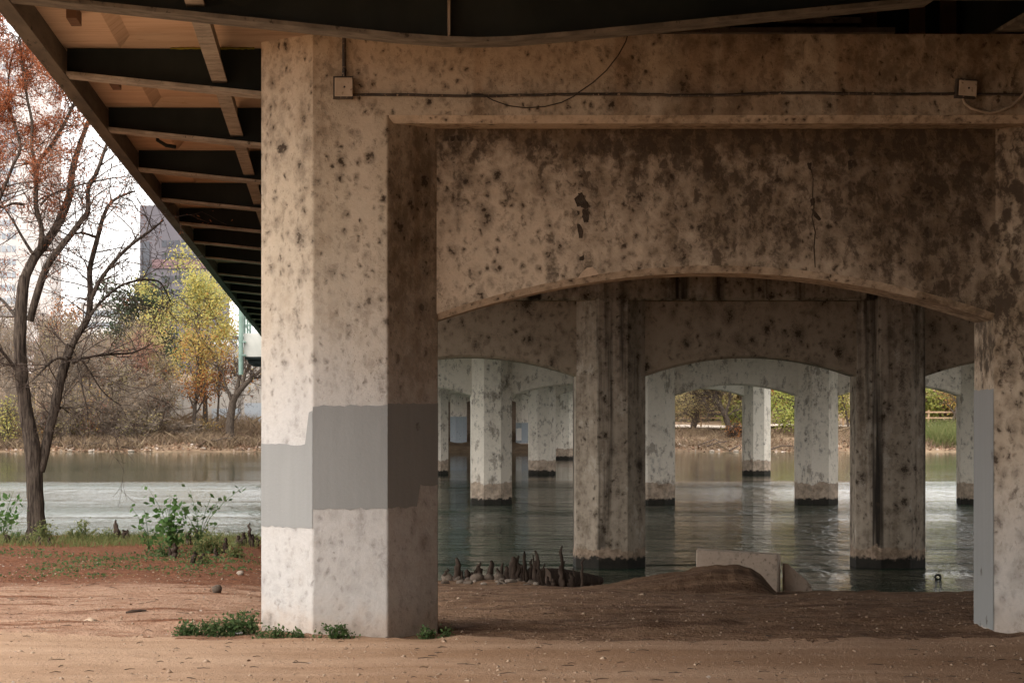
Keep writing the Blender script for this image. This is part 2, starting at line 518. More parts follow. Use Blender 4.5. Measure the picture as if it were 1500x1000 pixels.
# ================================================================ camera, light
cam = bpy.data.cameras.new('camera')
cam.sensor_width = 36
cam.lens = F / 1500 * 36
cam.shift_x = (750 - 477) / 1500
cam.shift_y = (610 - 500) / 1500
cam.clip_start = .1
cam.clip_end = 5000
co = bpy.data.objects.new('camera', cam)
COL.objects.link(co)
co.rotation_euler = (math.radians(90), 0, 0)
SC.camera = co

EL, AZ = math.radians(42), math.radians(232)      # azimuth clockwise from +Y
sd = Vector((math.sin(AZ) * math.cos(EL), math.cos(AZ) * math.cos(EL), math.sin(EL)))
sl = bpy.data.lights.new('sun', 'SUN')
sl.energy = .5
sl.angle = math.radians(24)
sl.color = (1, .95, .88)
so = bpy.data.objects.new('sun', sl)
COL.objects.link(so)
so.rotation_euler = sd.to_track_quat('Z', 'Y').to_euler()
so.location = (-40, -40, 60)

w = bpy.data.worlds.new('World')
SC.world = w
w.use_nodes = True
nt = w.node_tree
sky = nt.nodes.new('ShaderNodeTexSky')
sky.sky_type = 'NISHITA'
sky.sun_disc = False
sky.sun_elevation = EL
sky.sun_rotation = AZ
sky.air_density = 1.0
sky.dust_density = 4.0
hs = nt.nodes.new('ShaderNodeHueSaturation')
hs.inputs['Saturation'].default_value = .16
nt.links.new(sky.outputs[0], hs.inputs['Color'])
bg = nt.nodes['Background']
bg.inputs['Strength'].default_value = .15
ov = nt.nodes.new('ShaderNodeMix')
ov.data_type = 'RGBA'
ov.inputs[0].default_value = .62          # thin even cloud over the clear sky
ov.inputs[7].default_value = (8.75, 8.5, 8.25, 1)
nt.links.new(hs.outputs[0], ov.inputs[6])
nt.links.new(ov.outputs[2], bg.inputs['Color'])

SC.view_settings.view_transform = 'Standard'
SC.view_settings.look = 'None'
SC.view_settings.gamma = 1
SC.view_settings.exposure = 1.34
SC.cycles.use_denoising = True
SC.cycles.max_bounces = 10
SC.cycles.diffuse_bounces = 6
SC.cycles.glossy_bounces = 4
SC.cycles.transparent_max_bounces = 6
SC.cycles.caustics_reflective = False
SC.cycles.caustics_refractive = False


# ================================================================ ground
def path_edge(X):
    return 18.42 + .28 * (1 - sstep(-2.2, -.6, X)) + .10 * np.sin(X * 1.7) + .05 * np.sin(X * 4.3 + 1)


def shore(X):
    return 44.0 - 3.2 * sstep(3.0, 5.2, X) - 1.0 * (1 - sstep(-2, 1, X))


def ground_z(X, Y):
    X = np.asarray(X, float); Y = np.asarray(Y, float)
    ys = shore(X)
    # left: flat bench then a quick fall to the water
    left = -1.70 - .0012 * np.clip(Y - 15, 0, 40) ** 1 - .0 * X
    left = left - 1.9 * sstep(34.5, 43.5, Y)
    # under the bridge: long gentle fall
    ta = np.interp(Y, [0, 16, 18.4, 20, 24, 28, 34, 41, 44, 60, 90], [-1.70, -1.70, -1.71, -1.75, -1.885, -2.10, -2.50, -3.06, -3.3, -5, -7])
    tb = np.interp(Y, [0, 16, 18.4, 20, 24, 28, 34, 38, 44, 60, 90], [-1.70, -1.70, -1.71, -1.75, -1.865, -2.05, -2.42, -2.62, -3.06, -5, -7])
    right = tb + (ta - tb) * sstep(2.6, 4.6, X)
    s = sstep(-1.2, .9, X)
    z = left * (1 - s) + right * s
    z = z + 4.8 * sstep(14.8, 23, X) * (1 - sstep(27, 43, Y))      # unseen rise, added on the right to cut the light from that side
    return np.where(Y > 50, np.minimum(z, -4), z)


def rough(X, Y):
    a = mn.noise(Vector((X * .9, Y * .9, 1.3))) * .030 + mn.noise(Vector((X * 3.1, Y * 3.1, 4.1))) * .016 + mn.noise(Vector((X * 9, Y * 9, 2.2))) * .007
    if Y < 18.3:
        a *= .5
    elif X > .5:
        a *= 1.7
    for cx_ in (.19, 6.0):
        dd = max(abs(X - cx_) - .70, abs(Y - 19.24) - .70, (abs(X - cx_) + abs(Y - 19.24) - .99) * .707)
        a += .028 * math.exp(-max(dd, 0) / .12) * (.6 + .8 * mn.noise(Vector((X * 6, Y * 6, 8))))
    # windrow of needles along the path on the open side
    wy = 20.4 - .9 * float(sstep(-3.6, -1.8, X))
    a += .035 * math.exp(-((Y - wy) / .25) ** 2) * (1 - float(sstep(-1.2, -.4, X)))
    # rut lines under the bridge
    a += .03 * math.exp(-((Y - 19.6) / .3) ** 2) * float(sstep(.5, 1.2, X))
    a += .035 * math.exp(-((Y - 21.9 - .1 * math.sin(X)) / .5) ** 2) * float(sstep(.8, 2, X))
    return a


gx = np.concatenate([[-300, -150, -80, -45, -28, -18, -12, -9], np.arange(-7.2, 14.2, .085), [16, 19, 23, 30, 45, 80, 150, 300]])
gy = np.concatenate([[-300, -120, -50, -20, -6, 0, 6, 10, 13], np.arange(14.2, 24, .06), np.arange(24, 46, .13), [47, 49, 52, 58, 70, 90]])
GX, GY = np.meshgrid(gx, gy)
GZ = ground_z(GX, GY)
fine = (GX > -7.3) & (GX < 14.3) & (GY > 14) & (GY < 46)
rz = np.zeros(GX.shape)
for i, j in zip(*np.nonzero(fine)):
    rz[i, j] = rough(GX[i, j], GY[i, j])
GZ = GZ + rz
nx, ny = len(gx), len(gy)
V = np.stack([GX, GY, GZ], -1).reshape(-1, 3)
ii, jj = np.meshgrid(np.arange(ny - 1), np.arange(nx - 1), indexing='ij')
q = np.stack([ii * nx + jj, ii * nx + jj + 1, (ii + 1) * nx + jj + 1, (ii + 1) * nx + jj], -1).reshape(-1, 4)
cx, cy = V[q].mean(1)[:, 0], V[q].mean(1)[:, 1]
jit = np.array([mn.noise(Vector((a * 2.2, b * 3, 0))) * .20 + mn.noise(Vector((a * 9, b * 9, 5))) * .13 for a, b in zip(cx, cy)])
onpath = cy + jit < path_edge(cx)


def sub(faces):
    used, inv = np.unique(faces, return_inverse=True)
    return V[used], inv.reshape(faces.shape)


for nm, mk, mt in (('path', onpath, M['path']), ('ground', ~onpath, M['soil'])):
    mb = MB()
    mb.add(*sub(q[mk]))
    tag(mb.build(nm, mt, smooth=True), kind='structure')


def gz(x, y):
    return float(ground_z(x, y)) + (rough(x, y) if -7.2 < x < 14 and 14 < y < 46 else 0)


# water
mb = MB()
mb.add([(-600, 30, WATER), (600, 30, WATER), (600, 235, WATER), (-600, 235, WATER)], [(0, 1, 2, 3)])
tag(mb.build('water', M['water']), kind='structure')

# far bank
FYS = [190, 202, 205, 207, 210, 214, 218, 222, 226, 232, 245, 265, 300, 380, 600, 1500]
FZS = [-5, -4.0, -3.15, -2.75, -2.35, -1.9, -1.4, -1.05, -.9, -.6, .6, 2.2, 4.5, 7, 9, 12]


def far_z(x, y):
    y = y + 6.0 * float(sstep(4, 8, x) * (1 - sstep(26, 30, x)))
    return float(np.interp(y, FYS, FZS)) + .35 * mn.noise(Vector((x * .12, y * .12, 3)))


fx = np.concatenate([[-900, -400, -200, -120], np.arange(-80, 120, 1.0), [160, 250, 450, 900]])
fy = np.concatenate([np.arange(194, 236, .8), [240, 250, 265, 285, 320, 400, 600, 1500]])
mb = MB()
FX, FY = np.meshgrid(fx, fy)
FZ = np.vectorize(far_z)(FX, FY) + np.where((FY < 236) & (FY > 200), .16 * np.vectorize(lambda a, b: mn.noise(Vector((a * .8, b * .8, 9))))(FX, FY), 0)
n2 = len(fx)
ii, jj = np.meshgrid(np.arange(len(fy) - 1), np.arange(n2 - 1), indexing='ij')
mb.add(np.stack([FX, FY, FZ], -1), np.stack([ii * n2 + jj, ii * n2 + jj + 1, (ii + 1) * n2 + jj + 1, (ii + 1) * n2 + jj], -1).reshape(-1, 4))
tag(mb.build('far_bank', M['far'], smooth=True), kind='structure')

# ================================================================ bents
HW, CH, FA = .70, .41, .29        # half width, corner cut, half face


def octagon(cx, yf):
    cy = yf + HW
    return [(cx - FA, yf), (cx + FA, yf), (cx + HW, yf + CH), (cx + HW, cy + FA), (cx + FA, cy + HW), (cx - FA, cy + HW), (cx - HW, cy + FA), (cx - HW, yf + CH)]


def arch_z(x, xm, half, zc, zs):
    return zc - (zc - zs) * ((x - xm) / half) ** 2


def face_patch(mb, p0, p1, zb, zt, off=.003, notch=None, wob=.006):
    """a rolled-on paint rectangle on the vertical face from p0 to p1 (xy)"""
    p0, p1 = np.array(p0, float), np.array(p1, float)
    t = (p1 - p0) / np.linalg.norm(p1 - p0)
    nrmv = np.array([t[1], -t[0]])
    n = 14
    top, bot = [], []
    for k in range(n + 1):
        s = k / n
        zt_, zb_ = (zt(s) if callable(zt) else zt), (zb(s) if callable(zb) else zb)
        q = p0 + (p1 - p0) * s + nrmv * off
        top.append((q[0], q[1], zt_ + R.normal(0, wob)))
        bot.append((q[0], q[1], zb_ + R.normal(0, wob)))
    v = bot + top
    mb.add(v, [(k, k + 1, n + 2 + k, n + 1 + k) for k in range(n)])


def bent(yf, xs, mats, dz, zb, label, patches=None, bevel=True):
    zl, zc, zs, ztop = 2.267 + dz, 1.196 + dz, .812 + dz, 2.966
    zl = min(zl, 2.75)
    root = empty('bridge_bent', label, 'bridge pier', (xs[0], yf + HW, zb), 'concrete bents of the bridge')
    cols = []
    for i, cx in enumerate(xs):
        mb = MB()
        mb.prism(octagon(cx, yf), zb, zl + .07)
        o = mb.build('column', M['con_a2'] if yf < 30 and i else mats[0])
        if bevel:
            b = o.modifiers.new('worn edge', 'BEVEL')
            b.width = .012
            b.segments = 2
            b.limit_method = 'WEIGHT'
            at = o.data.attributes.new('bevel_weight_edge', 'FLOAT', 'EDGE')
            for e in o.data.edges:
                p, q_ = (o.data.vertices[k].co for k in e.vertices)
                at.data[e.index].value = 1.0 if abs(p.z - q_.z) > 1 else 0.0
        setparent(o, root)
        cols.append(o)
    a, z_ = octagon(xs[0], yf), octagon(xs[-1], yf)
    outline = [a[0], z_[1], z_[2], z_[3], z_[4], a[5], a[6], a[7]]
    mb = MB()
    mb.prism(outline, zl + .07, ztop)
    for i in range(len(xs) - 1):          # the cap's bevelled lower edge, bay by bay
        x0, x1 = xs[i] + FA + .012, xs[i + 1] - FA - .012
        prof = [(yf - .004, zl + .07), (yf + .05, zl + .012), (yf + 2 * HW - .05, zl + .012), (yf + 2 * HW, zl + .07)]
        v = [(x, y, z) for x in (x0, x1) for y, z in prof]
        mb.add(v, [(0, 4, 5, 1), (1, 5, 6, 2), (2, 6, 7, 3), (0, 1, 2, 3), (7, 6, 5, 4)], 1)
    setparent(mb.build('cap_beam', [mats[0], M['con_ledge'] if bevel and yf < 30 else mats[0]]), root)
    panels = []
    y0, y1 = yf + .40, yf + 1.0
    for i in range(len(xs) - 1):
        x0, x1 = xs[i] + HW - .02, xs[i + 1] - HW + .02
        xm, half = (x0 + x1) / 2, (x1 - x0) / 2
        n = 40
        X = np.linspace(x0, x1, n + 1)
        Z = np.array([arch_z(x, xm, half, zc, zs) for x in X])
        lo = Z - .055
        mb = MB()
        rows = [(y0, np.full(n + 1, zl + .03)), (y0, Z), (y0 + .05, lo), (y1 - .05, lo), (y1, Z), (y1, np.full(n + 1, zl + .03))]
        v = [(X[k], y, zz[k]) for y, zz in rows for k in range(n + 1)]
        f = [(r * (n + 1) + k, (r + 1) * (n + 1) + k, (r + 1) * (n + 1) + k + 1, r * (n + 1) + k + 1) for r in range(5) for k in range(n)]
        mb.add(v, [q_ for q_ in f if not n + 1 <= q_[0] < 3 * (n + 1)])
        mb.add(v, [q_ for q_ in f if n + 1 <= q_[0] < 3 * (n + 1)], 1)
        o = mb.build('arch_wall', [mats[1], M['con_ledge'] if yf < 30 else mats[1]])
        setparent(o, root)
        panels.append(o)
    return root, cols, panels


SP = 5.64
YA, YB, YC, YD, YE, YF_ = 18.54, 47.7, 82.2, 125.0, 170.0, 204.0
xa = [.19, 6.0, 11.8, 17.6, 23.4]
xb = [.1 + SP * i for i in range(5)]
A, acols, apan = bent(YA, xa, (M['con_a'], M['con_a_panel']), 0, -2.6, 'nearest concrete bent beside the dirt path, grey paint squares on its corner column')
B, _, _ = bent(YB, xb, (M['con_b'], M['con_b_wall']), .045, -6, 'dark brown mould-spotted bent standing first in the water, seen through the near arch')
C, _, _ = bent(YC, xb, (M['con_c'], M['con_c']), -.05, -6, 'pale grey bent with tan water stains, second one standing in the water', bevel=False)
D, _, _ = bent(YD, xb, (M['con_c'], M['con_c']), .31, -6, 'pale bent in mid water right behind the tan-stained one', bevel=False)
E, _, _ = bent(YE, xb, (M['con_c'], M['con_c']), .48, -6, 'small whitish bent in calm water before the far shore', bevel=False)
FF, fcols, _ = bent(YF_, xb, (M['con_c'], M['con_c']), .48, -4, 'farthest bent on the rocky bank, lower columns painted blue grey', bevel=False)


def zpx(y, Y):
    return (610 - y) / F * Y


o8 = octagon(xa[0], YA)
# corner column: pale grey on the left cut face, darker grey on the front and right faces
for nm, seg, zb_, zt_, mt, lab in (
        ('paint_patch', (o8[7], o8[0]), zpx(772, 18.7), lambda s: zpx(601, 18.6) if s > .88 else zpx(650, 18.7), M['grey_paint'], 'light side of the grey paint band'),
        ('paint_patch', (o8[0], o8[1]), zpx(745, YA), zpx(594, YA), M['grey_paint'], 'broad front square of grey paint'),
        ('paint_patch', (o8[1], o8[2]), lambda s: zpx(742, 18.7) if s < .58 else zpx(711, 18.8), zpx(591, 18.7), M['grey_paint'], 'shaded grey paint with a stepped lower corner')):
    mb = MB()
    face_patch(mb, seg[0], seg[1], zb_, zt_)
    o = mb.build(nm, mt)
    o['label'] = lab
    o.parent = acols[0]
o8 = octagon(xa[1], YA)
mb = MB()
face_patch(mb, o8[6], o8[7], -1.69, lambda s: zpx(570, 19.1))
mb.build('paint_patch', M['grey_paint'], acols[1])['label'] = 'grey paint down the side face'
for i, c in enumerate(fcols):
    o8 = octagon(xb[i], YF_)
    mb = MB()
    top = [zpx(610, YF_), zpx(610, YF_), zpx(610, YF_), zpx(619, YF_), zpx(612, YF_)][i]
    for a, b in ((6, 7), (7, 0), (0, 1), (1, 2)):
        face_patch(mb, o8[a], o8[b], -2.25, top, .006, wob=.02)
    mb.build('paint_patch', M['blue_paint'], c)
    if i == 3:
        mb = MB()
        face_patch(mb, o8[7], o8[0], zpx(645, YF_), zpx(627, YF_), .012, wob=.02)
        mb.build('paint_patch', M['white_paint'], c)['label'] = 'white square painted over the blue grey'


# spalls, cracks and a flake on the near arch wall
def blob(mb, pts, yf, th=.004, mat=0):
    """flat irregular flake outline given as x-z points"""
    n = len(pts)
    v = [(x, yf, z) for x, z in pts] + [(x, yf - th, z) for x, z in pts]
    mb.add(v, [tuple(range(n, 2 * n))] + [(i, (i + 1) % n, n + (i + 1) % n, n + i) for i in range(n)], mat)


YP = YA + .40


def px(lst, Y=YP):
    return [((x - 477) / F * Y, (610 - y) / F * Y) for x, y in lst]


def spall(pts, par=apan[0]):
    mb = MB()
    q = []
    for k in range(len(pts)):
        p0, p1 = np.array(pts[k], float), np.array(pts[(k + 1) % len(pts)], float)
        for t_ in (0, .33, .66):
            q.append(tuple(p0 + (p1 - p0) * t_ + R.normal(0, .55, 2)))
    blob(mb, px(q), YP, .003)
    setparent(mb.build('spall', M['spall']), par.parent)


for pts in ([(841, 291), (846, 287), (847, 283), (852, 282), (857, 291), (862, 300), (862, 306), (855, 306), (850, 302), (845, 303)],
            [(854, 306), (862, 306), (863, 320), (861, 326), (856, 326), (853, 318)],
            [(845, 328), (850, 329), (854, 340), (853, 349), (848, 349), (846, 338)],
            [(845, 308), (849, 309), (849, 315), (845, 316)], [(848, 377), (855, 373), (856, 381), (849, 382)],
            [(1240, 220), (1247, 217), (1251, 226), (1246, 230)], [(1241, 236), (1247, 234), (1249, 245), (1244, 249)],
            [(1182, 240), (1188, 238), (1188, 250), (1184, 248)], [(1188, 305), (1192, 306), (1203, 322), (1199, 324), (1190, 313)],
            [(1187, 291), (1193, 290), (1193, 301), (1187, 303)],
            [(653, 201), (657, 200), (657, 206), (652, 206)], [(659, 200), (666, 200), (666, 206), (660, 207)], [(669, 199), (678, 199), (678, 206), (670, 207)]):
    spall(pts)
mb = MB()
cr = [(1188, 248), (1191, 262), (1190, 288), (1192, 304), (1189, 318), (1194, 340), (1192, 362), (1194, 392)]
cp = px(cr)
mb.tube([(x, YP, z) for x, z in cp], [.004, .003, .005, .006, .004, .005, .006, .004], 5)
setparent(mb.build('crack', M['spall']), A)
mb = MB()
blob(mb, px([(846, 408), (852, 399), (860, 392), (868, 391), (874, 397), (877, 402), (862, 405)]), YP, .006)
setparent(mb.build('paint_flake', M['spall_rim']), A)

# ================================================================ superstructure
S = empty('bridge_superstructure', 'dark steel bridge deck with bracketed overhang resting on the concrete bents', 'bridge deck', (0, 100, 3.2))


def sp_(o):
    setparent(o, S)
    return o


Y0, Y1 = -15.0, 216.0
beams = [16.95 - 3.9 * k for k in range(8, 0, -1)] + [16.95, 20.8] + [20.8 + 3.98 * k for k in range(1, 49)]
beams = [49.75 if abs(y - 48.66) < .5 else y for y in beams]
XL, XR = -2.25, 25.4
lowX = [-2.25, -1.3, -.37, .5, .84, 1.08, 1.32, 1.7, 2.15, 3.2, 4.28]
lowZ = [2.955, 2.855, 2.76, 2.668, 2.643, 2.636, 2.643, 2.675, 2.718, 2.822, 2.927]
ZT, ZP, ZI = 3.20, 3.285, 3.70
for i, y in enumerate(beams):
    near = 12 < y < 60
    mb = MB()
    bot = [(x, z + .03) for x, z in zip(lowX, lowZ)]
    top = [(x, ZT if x < 2.2 else ZI - .005) for x in lowX]
    mb.strip_xz(top, bot, y - .01, y + .01)
    mb.box(4.28, XR, y - .01, y + .01, 3.0, ZI - .005)
    bm = sp_(mb.build('floor_beam', M['web']))
    mb = MB()
    mb.strip_xz([(x, z + .03) for x, z in zip(lowX, lowZ)], [(x, z) for x, z in zip(lowX, lowZ)], y - .15, y + .15)
    mb.box(4.30, XR, y - .13, y + .13, 2.972, 3.0)
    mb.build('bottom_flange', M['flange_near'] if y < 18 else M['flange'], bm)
    if near:
        mb = MB()
        if y < 18:
            for x in (.87,):
                mb.box(x - .007, x + .007, y - .13, y - .0105, lowZ[4] + .031, ZT - .01)
            mb.build('stiffener', M['flange'], bm)
        elif y < 22:
            for x in (4.72, 5.14, 5.41, 5.68):
                mb.box(x - .068, x + .068, y - .05, y - .0105, 3.03, ZI - .01)
            mb.build('stiffener', M['rust'], bm)
            mb = MB()
            mb.box(2.45, 4.9, y - .25, y - .012, 3.30, 3.345)
            mb.box(3.9, 4.62, y - .20, y - .014, 3.39, 3.44)
            mb.build('angle_brace', M['flange'], bm)
# deck slab: low edge strip, sloped haunches over the brackets, recessed pans between, high field inside
mb = MB()
XS = -1.79
zt2 = 4.02
ylist = [b for b in beams]
mb.box(-2.42, XS, Y0, Y1, ZT + .004, zt2 - .3)
prev = Y0
for k in range(len(ylist) - 1):
    a, b = ylist[k], ylist[k + 1]
    x0, x1, x2, x3 = XS, XS + .10, 2.12, 2.2
    ya, yb, yc, yd = a, a + .18, b - .18, b
    za, zp = ZT + .004, ZP
    v = [(x0, ya, za), (x3, ya, za), (x3, yd, za), (x0, yd, za), (x1, yb, zp), (x3, yb, zp), (x3, yc, zp), (x1, yc, zp)]
    mb.add(v, [(0, 1, 5, 4), (3, 7, 6, 2), (0, 4, 7, 3), (4, 5, 6, 7)])
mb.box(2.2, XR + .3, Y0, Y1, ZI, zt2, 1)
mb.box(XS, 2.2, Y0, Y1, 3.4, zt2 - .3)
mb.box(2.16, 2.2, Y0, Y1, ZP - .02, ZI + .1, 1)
sp_(mb.build('deck_slab', [M['slab'], M['slab_inner_dark']]))
# mossy line along the nearest brackets' top edges
for y in beams[6:10]:
    mb = MB()
    n = 30
    X = np.linspace(-1.35, -.62, n)
    mb.tube([(x, y - .016, ZT - .004 + .006 * R.random()) for x in X], .006 + .006 * R.random(n), 5)
    sp_(mb.build('moss_line', M['moss']))
# fascia girder
mb = MB()
mb.box(-2.30, -2.27, Y0, Y1, 2.98, ZT + .0)
sp_(mb.build('fascia_girder', M['fascia']))
mb = MB()
mb.box(-2.375, -2.245, Y0, Y1, 2.945, 2.98)
sp_(mb.build('fascia_flange', M['fascia']))
mb = MB()
mb.box(-2.452, -2.424, Y0, Y1, 3.1, zt2 - .25)
sp_(mb.build('edge_board', M['parapet']))
# stringers and girders
mb = MB()
mb.box(-.985, -.855, Y0, Y1 - 2, 2.90, 2.92)
mb.box(-.925, -.915, Y0, Y1 - 2, 2.92, ZT)
sp_(mb.build('stringer', M['flange']))
for i, x in enumerate([5.55, 11.4, 17.1, 22.7]):
    mb = MB()
    mb.box(x - .33, x + .33, Y0, Y1 - 2, 2.985, 3.015)
    mb.box(x - .02, x + .02, Y0, Y1 - 2, 3.015, ZI, 1)
    if i == 0:
        for k in range(9):
            for dx in (-.26, -.19, .19, .26):
                mb.add(np.array([(0, 0, 0), (1, 0, 0), (1, 1, 0), (0, 1, 0), (0, 0, -1), (1, 0, -1), (1, 1, -1), (0, 1, -1)]) * .028 + (x + dx, 17.5 + .085 * k, 2.985), [(4, 5, 6, 7)[::-1], (0, 1, 5, 4), (1, 2, 6, 5), (2, 3, 7, 6), (3, 0, 4, 7)])
    sp_(mb.build('girder', [M['flange_near'], M['web']]))
# far edge parapet and this side's railing
for x in (-2.38, XR + .2):
    mb = MB()
    for y in np.arange(Y0, Y1, 2.5):
        mb.box(x - .04, x + .04, y - .04, y + .04, zt2 - .3 if x < 0 else zt2, 5.0)
    for z in (4.3, 4.65, 5.0):
        mb.box(x - .03, x + .03, Y0, Y1, z, z + .06)
    sp_(mb.build('deck_railing', M['green_steel']))
# lookout platform bulging over the mid pier
mb = MB()
L0, L1, XO = 108.5, 116.5, -3.72
mb.box(XO + .05, -2.46, L0 + .05, L1 - .05, 2.62, 2.95)
for y in np.arange(L0 + .4, L1, 1.4):
    mb.box(XO + .2, -2.46, y - .05, y + .05, 2.42, 2.62)
LK = sp_(mb.build('lookout_floor', M['web']))
mb = MB()
mb.box(XO, XO + .08, L0, L1, 2.72, 3.78)
mb.box(XO + .08, -2.46, L0, L0 + .08, 2.72, 3.78)
mb.build('lookout_parapet', M['parapet'], LK)
LK.children[0].location = (0, 0, 0)
mb = MB()
for x, y in ((XO + .04, L0 + .04), (-2.9, L0 + .04), (XO + .04, (L0 + L1) / 2), (XO + .04, L1 - .1)):
    mb.tube([(x, y, 3.78), (x, y, 5.1)], .055, 8)
for z in (4.15, 4.55, 5.05):
    mb.tube([(XO + .04, L0 + .04, z), (XO + .04, L1, z)], .03, 6)
    mb.tube([(XO + .04, L0 + .04, z), (-2.5, L0 + .04, z)], .03, 6)
for x in np.arange(XO + .15, -2.5, .12):
    mb.tube([(x, L0 + .04, 3.78), (x, L0 + .04, 5.05)], .012, 4)
mb.build('lookout_railing', M['green_steel'], LK)
mb = MB()
mb.tube([(XO - .12, L0 - .1, 1.9), (XO - .12, L0 - .1, 5.3)], .11, 10)
for z in (2.75, 3.35):
    mb.box(XO - .2, XO + .1, L0 - .2, L0 + .02, z, z + .07)
mb.build('drain_pipe', M['green_steel'], LK)
# short scupper pipes under the overhang
for y, x in ((27.0, -1.9),):
    mb = MB()
    mb.tube([(x, y, 3.25), (x, y, 3.12), (x + .1, y, 3.06), (x + .2, y + .05, 3.05)], .022, 7)
    sp_(mb.build('scupper_pipe', M['web']))
for y in (18.9, 22.6):
    mb = MB()
    mb.box(-2.02, -1.94, y - .3, y + .1, 3.10, 3.203)
    sp_(mb.build('hanger_plate', M['rust']))

# abutments at both ends of the deck
for ya, yb, zb, lab in ((-15.5, -9.0, -2.0, 'concrete abutment holding the deck behind the path'), (211.5, 217.0, -3.0, 'dark abutment wall closing the space under the far end of the deck')):
    r = empty('abutment', lab, 'abutment', (12, ya, zb))
    mb = MB()
    mb.box(-2.3, 25.5, ya, yb, zb, 2.9)
    o = mb.build('wall', M['abut']); setparent(o, r)
    mb = MB()
    mb.box(-2.3, 25.5, ya + (.0 if ya < 0 else -.35), yb + (.35 if ya < 0 else 0), 2.3, 2.901)
    o = mb.build('bearing_ledge', M['abut']); setparent(o, r)

# ================================================================ fittings on the near bent
YK = YA


def junction(x0, y0, x1, y1, label, par=None):
    a, b = P(x0, y1, YK), P(x1, y0, YK)
    r = empty('junction_box', label, 'junction box', ((a[0] + b[0]) / 2, YK, a[2]))
    mb = MB()
    mb.box(a[0], b[0], YK - .085, YK - .002, a[2], b[2])
    o = mb.build('housing', M['conduit'])
    setparent(o, r)
    mb = MB()
    m = .012
    mb.box(a[0] + m, b[0] - m * .2, YK - .097, YK - .0855, a[2] + m, b[2] - m)
    o = mb.build('cover', M['boxmetal'])
    bv = o.modifiers.new('round', 'BEVEL'); bv.width = .02; bv.segments = 3; bv.limit_method = 'ANGLE'
    setparent(o, r)
    mb = MB()
    cx_, cz_ = (a[0] + b[0]) / 2 + .01, (a[2] + b[2]) / 2
    mb.tube([(cx_, YK - .103, cz_), (cx_, YK - .096, cz_)], .008, 8)
    o = mb.build('screw', M['wire']); setparent(o, r)
    return r


junction(488, 114, 517, 146, 'square junction box on the corner column head, dark pipe above it')
junction(1397, 118, 1426, 145, 'tilted pale junction box with a drooping cable, on the beam above the arch').rotation_euler = (0, math.radians(4), 0)
mb = MB()
a, b = P(504, 114, YK), P(504, 30, YK)
mb.tube([(a[0], YK - .03, a[2]), (a[0], YK - .03, b[2])], .016, 8)
tag(mb.build('conduit_pipe', M['conduit'], smooth=True), 'short upright dark conduit rising from the corner column box', 'conduit', 'wall conduits')
mb = MB()
xs_ = np.linspace(517, 1399, 60)
mb.tube([P(x, 141 + 1.2 * math.sin(x * .02) - .004 * (x - 517) + R.normal(0, .25), YK) + (0, -.02, 0) for x in xs_], .011, 8)
xs_ = np.linspace(1426, 1560, 12)
mb.tube([P(x, 139 + R.normal(0, .3), YK) + (0, -.02, 0) for x in xs_], .010, 8)
tag(mb.build('conduit_pipe', M['conduit'], smooth=True), 'long level conduit running along the cap beam between two boxes', 'conduit', 'wall conduits')
mb = MB()
cb = [(1409, 145), (1412, 152), (1421, 159), (1435, 163.5), (1448, 166), (1462, 164), (1478, 157), (1490, 148), (1499, 138), (1503, 120), (1503, 60)]
mb.tube([P(x, y, YK) + (0, -.03, 0) for x, y in cb], .0125, 8)
tag(mb.build('cable', M['cable'], smooth=True), 'pale thick cable drooping in a loop from the tilted box', 'cable')
mb = MB()
wr = [(923, 38), (916, 62), (905, 82), (888, 104), (868, 122), (846, 137), (840, 142), (822, 151), (798, 157), (770, 159), (745, 156), (722, 148), (706, 139), (690, 138)]
mb.tube([P(x, y, YK) + (0, -.028, 0) for x, y in wr], .0042, 6)
tag(mb.build('loose_wire', M['wire'], smooth=True), 'thin black loose wire sagging across the cap beam under the conduit', 'wire')

# ================================================================ vegetation helpers
def polyat(pts, t):
    pts = np.asarray(pts)
    k = t * (len(pts) - 1)
    i = min(int(k), len(pts) - 2)
    return pts[i] + (pts[i + 1] - pts[i]) * (k - i), nrm(pts[i + 1] - pts[i])


def grow(mb, p, d, L, r, lev, prm, tips, mat=0):
    n = 5 if lev == 0 else (4 if lev < 3 else 3)
    pts = [np.array(p, float)]
    d = nrm(d)
    for i in range(n):
        d = nrm(d + R.normal(0, prm['wig'], 3) + np.array([0, 0, prm['up'][min(lev, len(prm['up']) - 1)]]))
        pts.append(pts[-1] + d * L / n)
    end = prm.get('taper', .35)
    rad = np.linspace(r, max(r * end, prm['rmin']), n + 1)
    mb.tube(pts, rad, 7 if lev == 0 else (5 if lev == 1 else 3), mat, cap=lev == 0)
    mx = len(prm['nb'])
    if lev >= mx - 1:
        tips.extend(pts[1:])
    if lev < mx:
        branch(mb, pts, rad, L, lev, prm, tips, mat)


def branch(mb, pts, rad, L, lev, prm, tips, mat=0, lo=None):
    for j in range(prm['nb'][lev]):
        t = R.uniform(prm['lo'] if lo is None else lo, 1)
        q, dd = polyat(pts, t)
        a = math.radians(R.uniform(*prm['ang']))
        pr = R.normal(size=3)
        pr = nrm(pr - dd * (pr @ dd))
        nd = dd * math.cos(a) + pr * math.sin(a)
        rr = np.interp(t * (len(rad) - 1), range(len(rad)), rad) * R.uniform(.45, .7)
        grow(mb, q, nd, L * R.uniform(*prm['len']), max(rr, prm['rmin']), lev + 1, prm, tips, mat)


